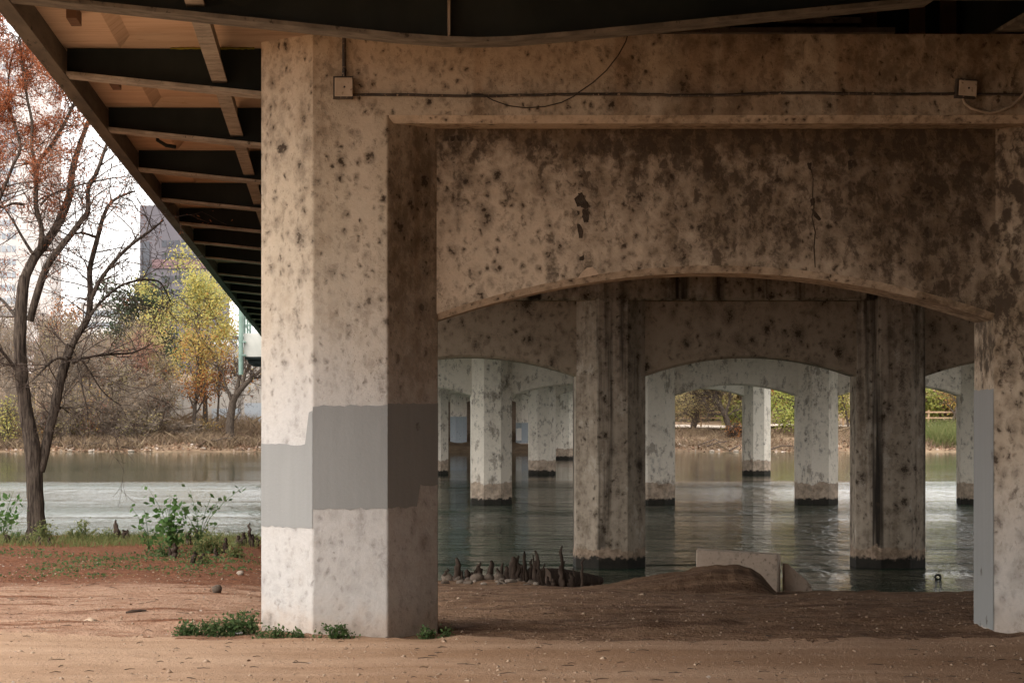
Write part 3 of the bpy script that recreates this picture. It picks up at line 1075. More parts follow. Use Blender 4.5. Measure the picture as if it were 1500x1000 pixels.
def tree(name, label, x, Y, ytop, spread, leaf, leafn, leafsz, bark='bark', prm=None, group=None, lean=(0, 0), zbase=None, trunk=.5, crownlo=.15, cloud=None):
    """one tree standing at photograph column x, distance Y; ytop gives its height, spread its crown half width in metres"""
    b = P(x, 610, Y)
    bx = b[0]
    zb = far_z(bx, Y) - .2 if zbase is None else zbase
    ht = (610 - ytop) / F * Y - zb
    root = empty(name, label, 'tree', (bx, Y, zb), group)
    prm = dict(dict(nb=[9, 6, 5], wig=.16, up=[.05, .10, .05], ang=(25, 65), len=(.38, .62), rmin=.012, lo=.3, taper=.3), **(prm or {}))
    mb = MB()
    tips = []
    nst = prm.get('stems', 1)
    for s_ in range(nst):
        d = np.array([lean[0] + (R.normal(0, .25) if nst > 1 else 0), lean[1], 1.0])
        p0 = np.array([R.normal(0, .25) if nst > 1 else 0, 0, 0])
        n = 6
        pts = [p0]
        dd = nrm(d)
        for i in range(n):
            dd = nrm(dd + R.normal(0, .07, 3) + (0, 0, .03))
            pts.append(pts[-1] + dd * ht * trunk * (R.uniform(.8, 1.0) if nst > 1 else 1) / n * 1.25)
        r0 = prm.get('r0', .018 * ht)
        rad = np.linspace(r0, r0 * .4, n + 1)
        mb.tube(pts, rad, 8)
        prm2 = dict(prm)
        branch(mb, pts, rad, ht * .62, 0, prm2, tips, 0, lo=prm['lo'])
        grow(mb, pts[-1], dd, ht * .35, r0 * .4, 1, prm2, tips)
    # keep the crown inside the height and spread of the tree in the photograph
    tp = np.array(tips)
    allv = np.concatenate(mb.v)
    top = np.percentile(tp[:, 2], 98)
    wx = np.percentile(np.abs(tp[:, 0] - np.median(tp[:, 0])), 95)
    wy = np.percentile(np.abs(tp[:, 1]), 95)
    sc = np.array([spread / wx, min(spread / wy, 1.5), ht / top])
    f = sstep(0, .25 * top, allv[:, 2])[:, None]
    scx = np.where(f > 0, 1 + (sc[None, :2] - 1) * f, 1)
    k = 0
    for i, v in enumerate(mb.v):
        n = len(v.reshape(-1, 3))
        v = v.reshape(-1, 3).copy()
        v[:, :2] *= scx[k:k + n]
        v[:, 2] *= sc[2]
        mb.v[i] = v
        k += n
    mb.build('trunk', M[bark], root, smooth=True)
    if leaf:
        tp = tp * sc
        tp = tp[tp[:, 2] > crownlo * ht]
        # clumped leaves: some twigs carry many, some none
        wgt = R.random(len(tp)) ** 4
        idx = R.choice(len(tp), leafn, p=wgt / wgt.sum())
        c = tp[idx] + R.normal(0, leafsz * 1.6, (leafn, 3))
        if isinstance(leaf, (list, tuple)):
            mix_ = [M[q] for q in leaf]
        else:
            mix_ = [M[leaf]]
        mb = MB()
        if len(mix_) == 1:
            mb.leaves(c, leafsz)
        else:
            hh = c[:, 2] / ht + R.normal(0, .12, leafn)
            mb.leaves(c[hh > .55], leafsz, 0)
            mb.leaves(c[hh <= .55], leafsz, 1)
        mb.build('crown', mix_, root)
    return root


# ================================================================ far bank trees, seen to the left of the bridge
bare = dict(nb=[13, 8, 6], rmin=.018, ang=(20, 60), len=(.35, .6))
tree('tall_tree', 'tall yellow green autumn tree beside the pale retaining wall', 300, 218, 380, 3.9, ('l_yellow', 'l_gold'), 8500, .27, prm=dict(nb=[12, 7, 5], lo=.3), trunk=.62, crownlo=.2)
tree('gold_tree', 'shorter orange gold tree leaning over the water below the yellow one', 284, 214, 474, 3.3, ('l_gold', 'l_orange'), 3600, .24, prm=dict(nb=[10, 7, 5], lo=.2), crownlo=.12)
tree('young_tree', 'small rusty orange leaved tree right in front of the retaining wall', 318, 219, 492, 1.7, 'l_orange', 900, .24, crownlo=.3)
tree('evergreen_tree', 'dark grey green evergreen tree under the grey purple tower', 205, 262, 418, 4.2, 'l_green', 15000, .36, prm=dict(nb=[14, 8, 5], lo=.1), crownlo=.05)
tree('olive_tree', 'olive and tan leaved tree in front of the evergreen', 222, 240, 462, 2.6, 'l_tan', 4200, .26)
tree('red_tree', 'dusky red tree at the edge of the thicket beside the gold tree', 203, 222, 488, 2.6, 'l_pink', 4200, .19, prm=dict(nb=[11, 7, 5]))
tree('orange_tree', 'bright orange crown rising above the thicket behind the cypress', 102, 246, 448, 2.2, 'l_orange', 3000, .26)
tree('yellow_bush', 'small bright yellow tree at the water edge by the frame corner', 10, 208.5, 585, 1.1, 'l_yellow', 650, .22, crownlo=.05, prm=dict(stems=3, r0=.05))
pos = [(-60, 216, 470), (-30, 224, 450), (-8, 215, 455), (12, 226, 436), (30, 218, 475), (52, 229, 452), (72, 214, 500), (84, 223, 468), (112, 216, 490), (128, 226, 478), (146, 219, 505), (164, 214, 530),
       (176, 228, 486), (192, 217, 520), (214, 214, 548), (238, 221, 520), (-10, 244, 440), (45, 248, 446), (88, 240, 462), (140, 246, 470), (180, 250, 480), (20, 236, 460), (120, 234, 480), (160, 238, 476)]
for i, (x, Y, yt) in enumerate(pos):
    tree('bare_tree', 'bare grey brown tree in the tangled thicket on the far shore', x, Y, yt, R.uniform(1.8, 2.8),
         ('l_brown', 'l_pink', 'l_brown', 'l_tan')[i % 4], 1500, .14, 'twig_far', prm=bare, group='bare trees of the far thicket')


def traced_tree(name, label, Y, limbs, prm, leaf=None, leafn=0, leafsz=.1, depth=.4, zoff=0, levels=None, sel=None, catg='tree'):
    """a tree whose main limbs are laid out point by point (column, row, width of the limb)"""
    x0, y0, _ = limbs[0][0]
    b = P(x0, y0, Y)
    root = empty(name, label, catg, tuple(b))
    mbt, mbw, tips = MB(), MB(), []
    k = Y / F
    for li, limb in enumerate(limbs):
        yo = 0 if li == 0 else R.normal(0, depth)
        pts, rad = [], []
        n = len(limb)
        for i, (x, y, w_) in enumerate(limb):
            d = yo * (i / max(n - 1, 1))
            q = P(x, y, Y + d)
            pts.append(q - b)
            rad.append(w_ * .5 * k * prm.get('thick', 1))
        pts, rad = np.array(pts), np.array(rad)
        # resample smoothly with slight crookedness
        m = max(8, n * 3)
        t = np.linspace(0, n - 1, m)
        i0 = np.clip(t.astype(int), 0, n - 2)
        f = (t - i0)[:, None]
        p0, p1, p2, p3 = pts[np.maximum(i0 - 1, 0)], pts[i0], pts[i0 + 1], pts[np.minimum(i0 + 2, n - 1)]
        sp = .5 * (2 * p1 + (p2 - p0) * f + (2 * p0 - 5 * p1 + 4 * p2 - p3) * f ** 2 + (3 * p1 - p0 - 3 * p2 + p3) * f ** 3)
        rr = np.interp(t, range(n), rad)
        sp = sp + R.normal(0, 1, sp.shape) * (rr * .035)[:, None]
        mbt.tube(sp, rr, 12 if rad.max() > .06 else 7)
        L = np.linalg.norm(np.diff(sp, axis=0), axis=1).sum()
        if li in prm.get('notwig', ()):
            continue
        nb = int(prm['dens'] * L) + 1
        p2_ = dict(prm)
        p2_['nb'] = [nb] + list(prm['nb'])
        tl = []
        for j in range(nb):
            tt = R.uniform(.35 if li < 2 else .1, 1)
            q, dd = polyat(sp, tt)
            a = math.radians(R.uniform(*prm['ang']))
            pr = R.normal(size=3) * (1, .6, 1)
            pr = nrm(pr - dd * (pr @ dd))
            ndir = dd * math.cos(a) + pr * math.sin(a)
            r_ = min(np.interp(tt * (m - 1), range(m), rr) * .5, prm['r1'])
            grow(mbw, q, ndir, R.uniform(*prm['L1']), max(r_, prm['rmin']), 1, p2_, tl)
        tips.append((li, tl))
    tr = mbt.build('trunk', M['bark'], root, smooth=True)
    mbw.build('twigs', M['twig'], root, smooth=True)['kind'] = 'stuff'
    if leaf:
        c = []
        for li, tl in tips:
            wsel = (sel or {}).get(li, 0)
            if wsel and tl:
                tl = np.array(tl)
                nn = int(leafn * wsel)
                c.append(tl[R.choice(len(tl), nn)] + R.normal(0, leafsz * .9, (nn, 3)))
        c = np.concatenate(c)
        mb = MB()
        mb.leaves(c, leafsz, aspect=4.5)
        mb.build('needles', M[leaf], root)
    return root


# dark bare tree against the retaining wall
traced_tree('bare_leaning_tree', 'dark bare many-limbed tree in front of the stained retaining wall', 212,
            [[(338, 648, 15), (337, 625, 12), (340, 595, 11), (345, 578, 10)],
             [(345, 580, 9), (356, 566, 8), (370, 553, 6), (384, 541, 4), (398, 530, 2)],
             [(342, 592, 7), (335, 575, 5), (329, 560, 3), (327, 540, 2)],
             [(346, 576, 7), (350, 555, 5), (355, 533, 4), (354, 508, 2.5)],
             [(356, 565, 5), (360, 545, 4), (372, 528, 3), (390, 515, 2)],
             [(370, 553, 4), (382, 552, 3), (396, 540, 2)]],
            dict(nb=[5, 4], dens=2.2, ang=(20, 60), wig=.15, up=[.1, .1, .05], len=(.4, .7), rmin=.015, r1=.06, L1=(.8, 1.8), lo=.2, taper=.3))

# ================================================================ far bank seen below the deck on the right
tree('pale_tree', 'upright pale trunk tree with tan leaves behind the rail fence', 1015, 221, 545, 3.4, 'l_tan', 7000, .24, 'twig', prm=dict(r0=.22, nb=[10, 7, 5]), trunk=.7, crownlo=.42)
traced_tree('leaning_tree', 'dark trunk leaning left over the bank with a bare crown, by the fence', 215,
            [[(1074, 650, 10), (1069, 630, 9), (1062, 608, 8), (1050, 588, 6), (1034, 572, 4), (1015, 556, 3)],
             [(1062, 608, 6), (1068, 590, 4), (1070, 570, 3), (1066, 550, 2)],
             [(1050, 588, 5), (1050, 570, 4), (1058, 552, 3), (1056, 536, 2)],
             [(1040, 577, 4), (1024, 578, 3), (1010, 585, 2)]],
            dict(nb=[7, 6], dens=4, ang=(20, 65), wig=.17, up=[.05, .05, .0], len=(.4, .7), rmin=.014, r1=.06, L1=(1.2, 2.6), lo=.2, taper=.3), 'l_tan', 1800, .2, sel={0: .5, 1: .8, 2: .8, 3: .8})
tree('green_bush', 'yellow green bushy tree beside the foot of the leaning trunk', 1078, 217, 590, 1.05, 'l_willow', 1500, .17, crownlo=.1, prm=dict(stems=3, r0=.05))
tree('orange_shrub', 'little orange shrub low on the far shore by the white pier', 1083, 213, 622, .8, 'l_orange', 500, .15, crownlo=.05, prm=dict(stems=3, r0=.04))
tree('orange_leaf_tree', 'orange leaved tree between the white pier and the yellow green willow', 1138, 226, 545, 1.6, 'l_orange', 2400, .22, crownlo=.2)
tree('willow_tree', 'light yellow green willow hanging down to the far waterline', 1168, 216, 535, 2.4, 'l_willow', 6000, .2, crownlo=.02, prm=dict(nb=[12, 8, 6], lo=.1, up=[.0, -.1, -.2]))
tree('yellow_tree', 'yellow leaved tree seen in the gap between two pale piers', 1243, 219, 530, 2.0, 'l_yellow', 4000, .2, crownlo=.05, prm=dict(nb=[12, 8, 5], lo=.1))
tree('pink_tree', 'dusky pink tree crown high in the gap beside the right piers', 1366, 236, 545, 1.7, 'l_pink', 1600, .2, crownlo=.3)
tree('bare_bank_tree', 'bare dark tree above the tall green grass of the far shore', 1392, 221, 548, 2.0, 'l_brown', 500, .14, 'bark', prm=dict(nb=[9, 6, 5], r0=.2), lean=(.12, 0))
for i, (x, Y, yt, lf) in enumerate([(985, 238, 540, 'l_tan'), (1045, 240, 535, 'l_willow'), (1100, 236, 540, 'l_tan'), (1200, 232, 530, 'l_willow'), (1280, 228, 530, 'l_tan'), (1325, 232, 540, 'l_willow'), (1420, 233, 545, 'l_brown'),
                                    (1465, 228, 540, 'l_gold'), (1520, 222, 530, 'l_tan'), (1590, 230, 520, 'l_willow'), (1680, 220, 520, 'l_brown')]):
    tree('background_tree', {'l_tan': 'tan leaved tree of the row behind the shore fence', 'l_willow': 'yellow green tree of the row behind the shore fence', 'l_brown': 'brown leaved tree of the row behind the shore fence', 'l_gold': 'gold leaved tree of the row behind the shore fence'}[lf],
         x, Y - 4, yt, 3.6, lf, 7000, .30, crownlo=.0, prm=dict(lo=.05, nb=[14, 7, 5]), group='trees behind the shore fence')


# brush, dry grass and tall grass along the far shore
def tuft_field(name, mat, xs, ys, zf, n, h, w, lean=.35, kind='stuff'):
    """thin upright blades"""
    x = R.uniform(xs[0], xs[1], n)
    y = R.uniform(ys[0], ys[1], n)
    z = np.array([zf(a, b) for a, b in zip(x, y)])
    keep = z > -90
    x, y, z = x[keep], y[keep], z[keep]
    n = len(x)
    hh = h * R.uniform(.4, 1.3, n)
    th = R.uniform(0, 6.28, n)
    ln = R.normal(0, lean, (n, 2)) * hh[:, None]
    wd = w * R.uniform(.6, 1.3, n)
    b = np.stack([x, y, z - .02], -1)
    s_ = np.stack([np.cos(th) * wd, np.sin(th) * wd, 0 * th], -1)
    tip = b + np.stack([ln[:, 0], ln[:, 1], hh], -1)
    mid = b + np.stack([ln[:, 0] * .35, ln[:, 1] * .35, hh * .55], -1)
    v = np.stack([b - s_, b + s_, mid + s_ * .6, tip, mid - s_ * .6], 1)
    mb = MB()
    mb.add(v.reshape(-1, 3), np.arange(5 * n).reshape(n, 5))
    o = mb.build(name, mat)
    return tag(o, kind=kind)


def fz(a, b):
    return far_z(a, b) if mn.noise(Vector((a * .35, b * .5, 7))) > -.25 else -99


tuft_field('dry_brush', M['l_dry'], (-34, -4), (206.6, 216), fz, 15000, .8, .035, .8)
tuft_field('dry_brush', M['l_dry'], (-36, -6), (214, 232), fz, 9000, 1.3, .03, .7)
for i in range(20):
    x = R.uniform(-12, 232) if i < 18 else R.uniform(240, 320)
    Y = R.uniform(209.5, 217)
    lf = ('l_brown', 'l_tan', 'l_pink', 'l_dry', 'l_gold')[i % 5]
    tree('shrub', {'l_brown': 'brown leaved shrub on the far shore slope', 'l_tan': 'tan leaved shrub on the far shore slope', 'l_pink': 'dusky red shrub on the far shore slope', 'l_dry': 'dry leafless shrub on the far shore slope', 'l_gold': 'gold leaved shrub on the far shore slope'}[lf],
         x, Y, 610 - (R.uniform(5, 60) if i < 18 else -8), R.uniform(1.0, 2.0), lf, 700, .15, 'twig_far', prm=dict(stems=4, r0=.035, nb=[8, 6, 5], lo=.1), crownlo=.02, trunk=.6, group='shrubs of the far shore')
tuft_field('dry_brush', M['l_dry'], (9, 66), (206.6, 220), fz, 15000, .6, .03, .9)
tuft_field('tall_grass', M['l_grass'], (53, 59), (207.5, 217), lambda a, b: far_z(a, b), 5000, 1.5, .03, .35)
# leaf litter and drift along the waterline
mb = MB()
n = 5000
x = np.concatenate([R.uniform(-34, -4, n // 2), R.uniform(9, 66, n // 2)])
y = R.uniform(205.6, 212, n)
c = np.array([(a, b, far_z(a, b) + .08) for a, b in zip(x, y)])
mb.leaves(c, .32, flat=.6)
tag(mb.build('shore_litter', M['l_litter']), kind='stuff')
for i in range(16):
    x = R.uniform(-32, -5) if i % 2 else R.uniform(31, 62)
    y = R.uniform(206.2, 209)
    mb = MB()
    a = R.uniform(-.7, .7)
    L = R.uniform(1.2, 3.2)
    z0 = far_z(x, y) + .1
    pts = [(x + math.cos(a) * L * t, y + math.sin(a) * L * t * .4, z0 + .25 * math.sin(t * 3) + .5 * t * R.random()) for t in np.linspace(0, 1, 6)]
    mb.tube(pts, np.linspace(.07, .03, 6), 6)
    tag(mb.build('fallen_branch', M['twig'], smooth=True), 'fallen grey branch lying along the far shoreline', 'branch', 'fallen branches on the far shore')


def rock(name, label, cat, p, s, mat, group=None, seed=0, sub_=2):
    import bmesh
    bm = bmesh.new()
    bmesh.ops.create_icosphere(bm, subdivisions=sub_, radius=1)
    for v in bm.verts:
        d = 1 + .28 * mn.noise(v.co * 1.3 + Vector((seed * 3.1, 0, 0))) + .12 * mn.noise(v.co * 3 + Vector((0, seed * 2.7, 0)))
        v.co = Vector((v.co.x * s[0], v.co.y * s[1], v.co.z * s[2])) * d
    me = bpy.data.meshes.new(name)
    bm.to_mesh(me)
    bm.free()
    for q_ in me.polygons: q_.use_smooth = True
    me.materials.append(mat)
    o = bpy.data.objects.new(name, me)
    COL.objects.link(o)
    o.location = p
    o.rotation_euler = (0, 0, R.uniform(0, 6))
    return tag(o, label, cat, group)


for i, (x, y, w_) in enumerate([(662, 656, 12), (672, 658, 9), (683, 655, 10), (692, 659, 8), (765, 657, 12), (778, 660, 9)]):
    q_ = P(x, y, 204.6)
    rock('shore_rock', 'dark boulder at the foot of the blue grey painted columns', 'rock', q_, (w_ * .03, .4, .28), M['rock'], 'boulders under the far end', i)
for i, (x, y) in enumerate([(103, 655), (133, 659), (192, 659), (298, 657), (1043, 656), (1078, 655), (1168, 657)]):
    q_ = P(x, y, 206.0)
    q_[2] = max(far_z(q_[0], 206), WATER) + .05
    rock('white_rock', 'small whitish stone at the far waterline', 'rock', q_, (.28, .2, .14), M['rock_w'], 'white stones at the far waterline', i + 20)

# rail fence
fr = empty('rail_fence', 'brown timber rail fence along the trail on the far bank', 'fence', (32, 222.5, far_z(32, 222.5)))
x_l, x_r = 30.5, 62
for x in np.arange(x_l + 1.8, x_r, 2.65):
    mb = MB()
    z = far_z(x, 222.5)
    mb.box(x - .075, x + .075, 222.42, 222.58, z - .2, .62)
    o = mb.build('post', M['fence']); setparent(o, fr)
for z in (.42, -.12):
    mb = MB()
    mb.box(x_l, x_r, 222.34, 222.415, z - .07, z + .07)
    o = mb.build('rail', M['fence']); setparent(o, fr)
mb = MB()
xx = np.linspace(28, 70, 43)
v = [(x, y, far_z(x, y) + .25) for y in (221.3, 224.2) for x in xx]
mb.add(v, [(k, k + 1, 43 + k + 1, 43 + k) for k in range(42)])
tag(mb.build('trail', M['trail']), kind='structure')


# ================================================================ far buildings and wall
def building(name, label, cat, x0, x1, y0, y1, z0, z1, mat, bands, winmat, wx=None, strip=None, roof=None):
    r = empty(name, label, cat, ((x0 + x1) / 2, y0, z0))
    mb = MB()
    mb.box(x0, x1, y0, y1, z0, z1)
    setparent(mb.build('wall', M[mat]), r)
    for (za, zb, xa_, xb_, nwin) in bands:
        wdt = (xb_ - xa_) / nwin
        mb = MB()
        for k in range(nwin):
            mb.box(xa_ + k * wdt + wdt * .12, xa_ + (k + 1) * wdt - wdt * .12, y0 - .12, y0 - .004, za, zb)
        setparent(mb.build('window_row', M[winmat]), r)
    if roof:
        mb = MB()
        mb.box(x0 - .3, x1 + .3, y0 - .3, y1 + .3, z1 + .003, z1 + roof)
        setparent(mb.build('roof', M[mat]), r)
    return r


M['b_purple'] = simple('grey_purple_panels', (.105, .098, .115), (.14, .13, .145), .08, .7)
M['b_dark'] = simple('dark_blue_glass', (.04, .043, .055), (.065, .07, .085), .2, .25, .5)
M['b_red'] = simple('muted_red_panels', (.15, .095, .10), (.19, .125, .13), .2, .8)
M['b_pale'] = simple('pale_tower_concrete', (.50, .47, .45), (.60, .57, .55), .06, .8)
M['b_white'] = simple('white_building', (.62, .60, .58), (.72, .70, .68), .1, .8)
M['b_glass'] = simple('grey_blue_windows', (.22, .25, .29), (.34, .37, .40), .3, .3, .5)
M['b_blue'] = simple('pale_blue_wall', (.42, .50, .56), (.50, .57, .62), .5, .8)


def pxr(x, Y): return (x - 477) / F * Y
def pzr(y, Y): return (610 - y) / F * Y


Yt = 520
r = building('tower', 'grey purple office tower with a dark glass strip behind the evergreen', 'building', pxr(205, Yt), pxr(330, Yt), Yt, Yt + 22, 6, pzr(301, Yt), 'b_purple',
             [(pzr(a + 10, Yt), pzr(a, Yt), pxr(236, Yt), pxr(330, Yt), 10) for a in (352, 372, 404, 424, 444)], 'b_dark')
mb = MB()
mb.box(pxr(207, Yt), pxr(219, Yt), Yt - .3, Yt - .01, 6, pzr(354, Yt)); setparent(mb.build('glass_strip', M['b_dark']), r)
mb = MB()
mb.box(pxr(223, Yt), pxr(330, Yt), Yt - .35, Yt - .02, pzr(393, Yt), pzr(380, Yt)); setparent(mb.build('red_band', M['b_red']), r)
Yt = 700
building('tower', 'very tall pale apartment tower rising behind the cypress branches', 'building', pxr(-40, Yt), pxr(76, Yt), Yt, Yt + 25, 6, pzr(60, Yt), 'b_pale',
         [(pzr(y + 9, Yt), pzr(y, Yt), pxr(-36, Yt), pxr(24, Yt), 8) for y in range(75, 460, 19)], 'b_glass')
Yt = 460
building('office_block', 'long low white building with a row of windows above the thicket', 'building', pxr(118, Yt), pxr(182, Yt), Yt, Yt + 20, 6, pzr(447, Yt), 'b_white',
         [(pzr(463, Yt), pzr(455, Yt), pxr(122, Yt), pxr(180, Yt), 9), (pzr(480, Yt), pzr(472, Yt), pxr(122, Yt), pxr(180, Yt), 9)], 'b_glass', roof=.5)
Yt = 243
building('shed', 'small pale blue and white building behind the rail fence', 'building', pxr(940, Yt), pxr(1003, Yt), Yt, Yt + 6, 0, pzr(560, Yt), 'b_blue',
         [(pzr(590, Yt), pzr(578, Yt), pxr(965, Yt), pxr(985, Yt), 2)], 'b_white', roof=.3)
# retaining wall with railing and a parked car on top
Yw = 227
M['wallstain'] = concrete('stained_retaining_wall', (.42, .385, .345), (.24, .20, .16), spots=.4, dirt=.0, streak=1.6, sc=.3, soot=.5)
r = empty('retaining_wall', 'pale stained concrete retaining wall behind the dark bare tree', 'wall', (-9, Yw, -1))
mb = MB()
mb.box(pxr(296, Yw), -2.5, Yw, Yw + .6, -2, pzr(508, Yw))
mb.add([(pxr(296, Yw) - .003, Yw + d, z) for d in (0, .6) for z in (-2, pzr(545, Yw))] + [(pxr(190, Yw), Yw + d, z) for d in (0, .6) for z in (-2, pzr(612, Yw))],
       [(0, 1, 5, 4), (2, 6, 7, 3), (1, 3, 7, 5), (4, 5, 7, 6)])
setparent(mb.build('wall', M['wallstain']), r)
mb = MB()
mb.box(pxr(310, Yw), pxr(352, Yw), Yw - .02, Yw - .003, -2, pzr(598, Yw))
mb.box(pxr(358, Yw), -2.5, Yw - .02, Yw - .003, -2, pzr(590, Yw))
setparent(mb.build('paint_patch', M['blue_paint']), r)
mb = MB()
for x in np.arange(pxr(297, Yw), -2.5, 1.6):
    mb.box(x - .05, x + .05, Yw + .2, Yw + .3, pzr(508, Yw), pzr(488, Yw))
for y in (489, 497):
    mb.box(pxr(296, Yw), -2.5, Yw + .21, Yw + .29, pzr(y, Yw) - .05, pzr(y, Yw) + .05)
setparent(mb.build('railing', M['green_steel']), r)
mb = MB()
mb.box(pxr(297, Yw), -2.5, Yw + .6, Yw + 18, 2, pzr(508, Yw) - .25)
tag(mb.build('upper_road', M['trail']), kind='structure')
M['carpaint'] = simple('silver_car_paint', (.55, .56, .58), (.62, .63, .65), 1, .25, .5)


def car(x, y, z, label):
    r = empty('parked_car', label, 'car', (x, y, z))
    mb = MB()
    prof = [(-2.2, .35), (-2.2, .8), (-1.9, .95), (-1.2, 1.0), (-.6, 1.45), (.7, 1.48), (1.5, 1.0), (2.1, .9), (2.25, .6), (2.2, .35)]
    n = len(prof)
    v = [(px_, -.85, pz_) for px_, pz_ in prof] + [(px_, .85, pz_) for px_, pz_ in prof]
    mb.add(v, [tuple(range(n))[::-1], tuple(range(n, 2 * n))] + [(i, (i + 1) % n, n + (i + 1) % n, n + i) for i in range(n)])
    mb.build('body', M['carpaint'], r)
    mb = MB()
    for a in ((-.95, -.05), (.05, .95)):
        mb.add([(a[0], -.862, 1.02), (a[1], -.862, 1.02), (a[1] * .85, -.862, 1.38), (a[0] * .62, -.862, 1.38)], [(0, 1, 2, 3)])
    mb.build('window', M['b_dark'], r)
    for wx in (-1.4, 1.4):
        for wy in (-.8, .8):
            mb = MB()
            mb.tube([(wx, wy - .1, .33), (wx, wy + .1, .33)], .33, 14)
            mb.build('wheel', M['tyre'], r)
    return r


car(pxr(347, 231), 231, pzr(508, Yw) - .25, 'silver car parked at the top of the retaining wall')

# ================================================================ near bank: the cypress
YT = 33.6
cyp = [
    [(53, 789, 46), (54, 775, 36), (53, 745, 31), (51, 705, 30), (49, 670, 31), (45, 640, 28), (38, 600, 26), (33, 560, 24), (29, 515, 23), (30, 470, 23), (32, 435, 22), (36, 405, 20)],
    [(57, 690, 20), (66, 660, 18), (72, 632, 17), (80, 598, 17), (88, 560, 17), (97, 528, 17), (104, 505, 16)],
    [(36, 408, 18), (50, 378, 17), (72, 350, 16), (90, 318, 15), (102, 285, 14), (106, 250, 12), (116, 215, 10), (128, 182, 8), (140, 150, 6), (150, 110, 4)],
    [(58, 366, 10), (61, 335, 9), (53, 306, 9), (53, 268, 9), (56, 240, 9), (76, 212, 8), (94, 182, 7), (108, 153, 6), (122, 128, 4)],
    [(53, 245, 7), (46, 212, 6), (47, 180, 5), (40, 145, 5), (34, 100, 4), (28, 50, 3)],
    [(44, 470, 14), (56, 425, 14), (70, 388, 13), (86, 366, 12), (102, 346, 11), (120, 322, 10), (129, 308, 9), (129, 278, 8), (141, 255, 7), (155, 216, 6), (166, 190, 4)],
    [(104, 508, 12), (118, 484, 12), (130, 462, 12), (132, 430, 11), (132, 392, 10), (142, 352, 9), (150, 322, 8), (160, 300, 6), (176, 288, 5), (198, 280, 3)],
    [(133, 440, 8), (144, 415, 8), (162, 390, 7), (186, 364, 6), (214, 343, 5), (240, 322, 3)],
    [(100, 524, 9), (108, 500, 9), (122, 478, 8), (133, 462, 6)],
    [(132, 462, 6), (150, 440, 5), (178, 418, 4), (208, 410, 4), (232, 412, 3), (242, 425, 2.5), (250, 442, 2)],
    [(106, 531, 6), (124, 524, 5), (148, 520, 5), (172, 518, 4), (192, 517, 3), (210, 510, 2.5), (224, 502, 1.5)],
    [(98, 527, 6), (86, 524, 5), (74, 530, 5), (62, 542, 4), (50, 555, 2.5)],
    [(22, 540, 7), (12, 526, 6), (0, 512, 5), (-14, 500, 4)],
    [(28, 470, 7), (14, 452, 6), (0, 437, 5), (-20, 425, 4)],
    [(36, 300, 6), (20, 298, 5), (2, 304, 4), (-15, 300, 3)],
    [(48, 372, 6), (34, 350, 5), (20, 325, 4), (4, 300, 3), (-8, 270, 2)],
    [(112, 535, 4), (118, 552, 3.5), (122, 575, 3), (128, 600, 2.5), (126, 618, 1.5)],
    [(120, 527, 4), (134, 548, 3), (148, 570, 2.5), (164, 585, 2), (178, 594, 1.5)],
    [(142, 348, 5), (120, 341, 4), (100, 344, 3), (84, 336, 2)],
    [(60, 300, 5), (74, 286, 4), (100, 276, 3.5), (130, 268, 3), (160, 262, 2.5), (190, 258, 1.5)],
    [(20, 240, 6), (30, 215, 5), (20, 180, 5), (12, 140, 4), (16, 90, 3), (30, 50, 2)],
    [(-20, 330, 7), (0, 290, 6), (14, 255, 6), (22, 235, 5)],
]
traced_tree('cypress_tree', 'bare twin-stemmed cypress on the near bank with rusty needles in its top', YT, cyp,
            dict(nb=[4, 3], thick=.84, dens=7.5, ang=(25, 75), wig=.20, up=[.02, .02, -.02], len=(.4, .75), rmin=.0035, r1=.011, L1=(.35, 1.0), lo=.15, taper=.35, notwig=(0,)),
            'l_red', 4400, .055, .5, sel={2: .22, 3: .9, 4: 2.6, 5: .15, 14: .25, 15: .35, 19: .2, 20: 3.2, 21: .5})

# ================================================================ cypress knees, rocks, block, mound
rng = np.random.default_rng(3)


def knee(x, y, h, w_, Y, label, group):
    """a knobbly upright wooden knee; x, y its foot, h and w_ its height and width in photograph pixels"""
    b = P(x, y, Y)
    b[2] = gz(b[0], Y) - .03
    k = Y / F
    H, W = h * k * 1.05 + .04, w_ * k * .9
    n = 9
    t = np.linspace(0, 1, n)
    lx, ly = rng.normal(0, .08), rng.normal(0, .08)
    pts = np.stack([lx * H * t + rng.normal(0, .012, n), ly * H * t + rng.normal(0, .012, n), H * t], -1)
    pts[0] = (0, 0, 0)
    rad = W * .5 * (1.15 - .62 * t) * rng.uniform(.8, 1.2, n)
    rad[-1] *= .55
    mb = MB()
    mb.tube(pts, rad, 9)
    if W > .06 and rng.random() < .6:
        a = rng.uniform(0, 6.28)
        q_ = pts[2] + np.array([math.cos(a), math.sin(a) * .5, 0]) * W * .45
        mb.tube([q_, q_ + (0, 0, H * .3), q_ + (math.cos(a) * .02, 0, H * rng.uniform(.4, .65))], [W * .3, W * .24, W * .12], 7)
    mb.v = [v.reshape(-1, 3) + rng.normal(0, W * .045, (v.size // 3, 3)) for v in mb.v]
    o = mb.build('cypress_knee', M['knee'], smooth=True)
    o.location = b
    return tag(o, label, 'cypress knee', group)


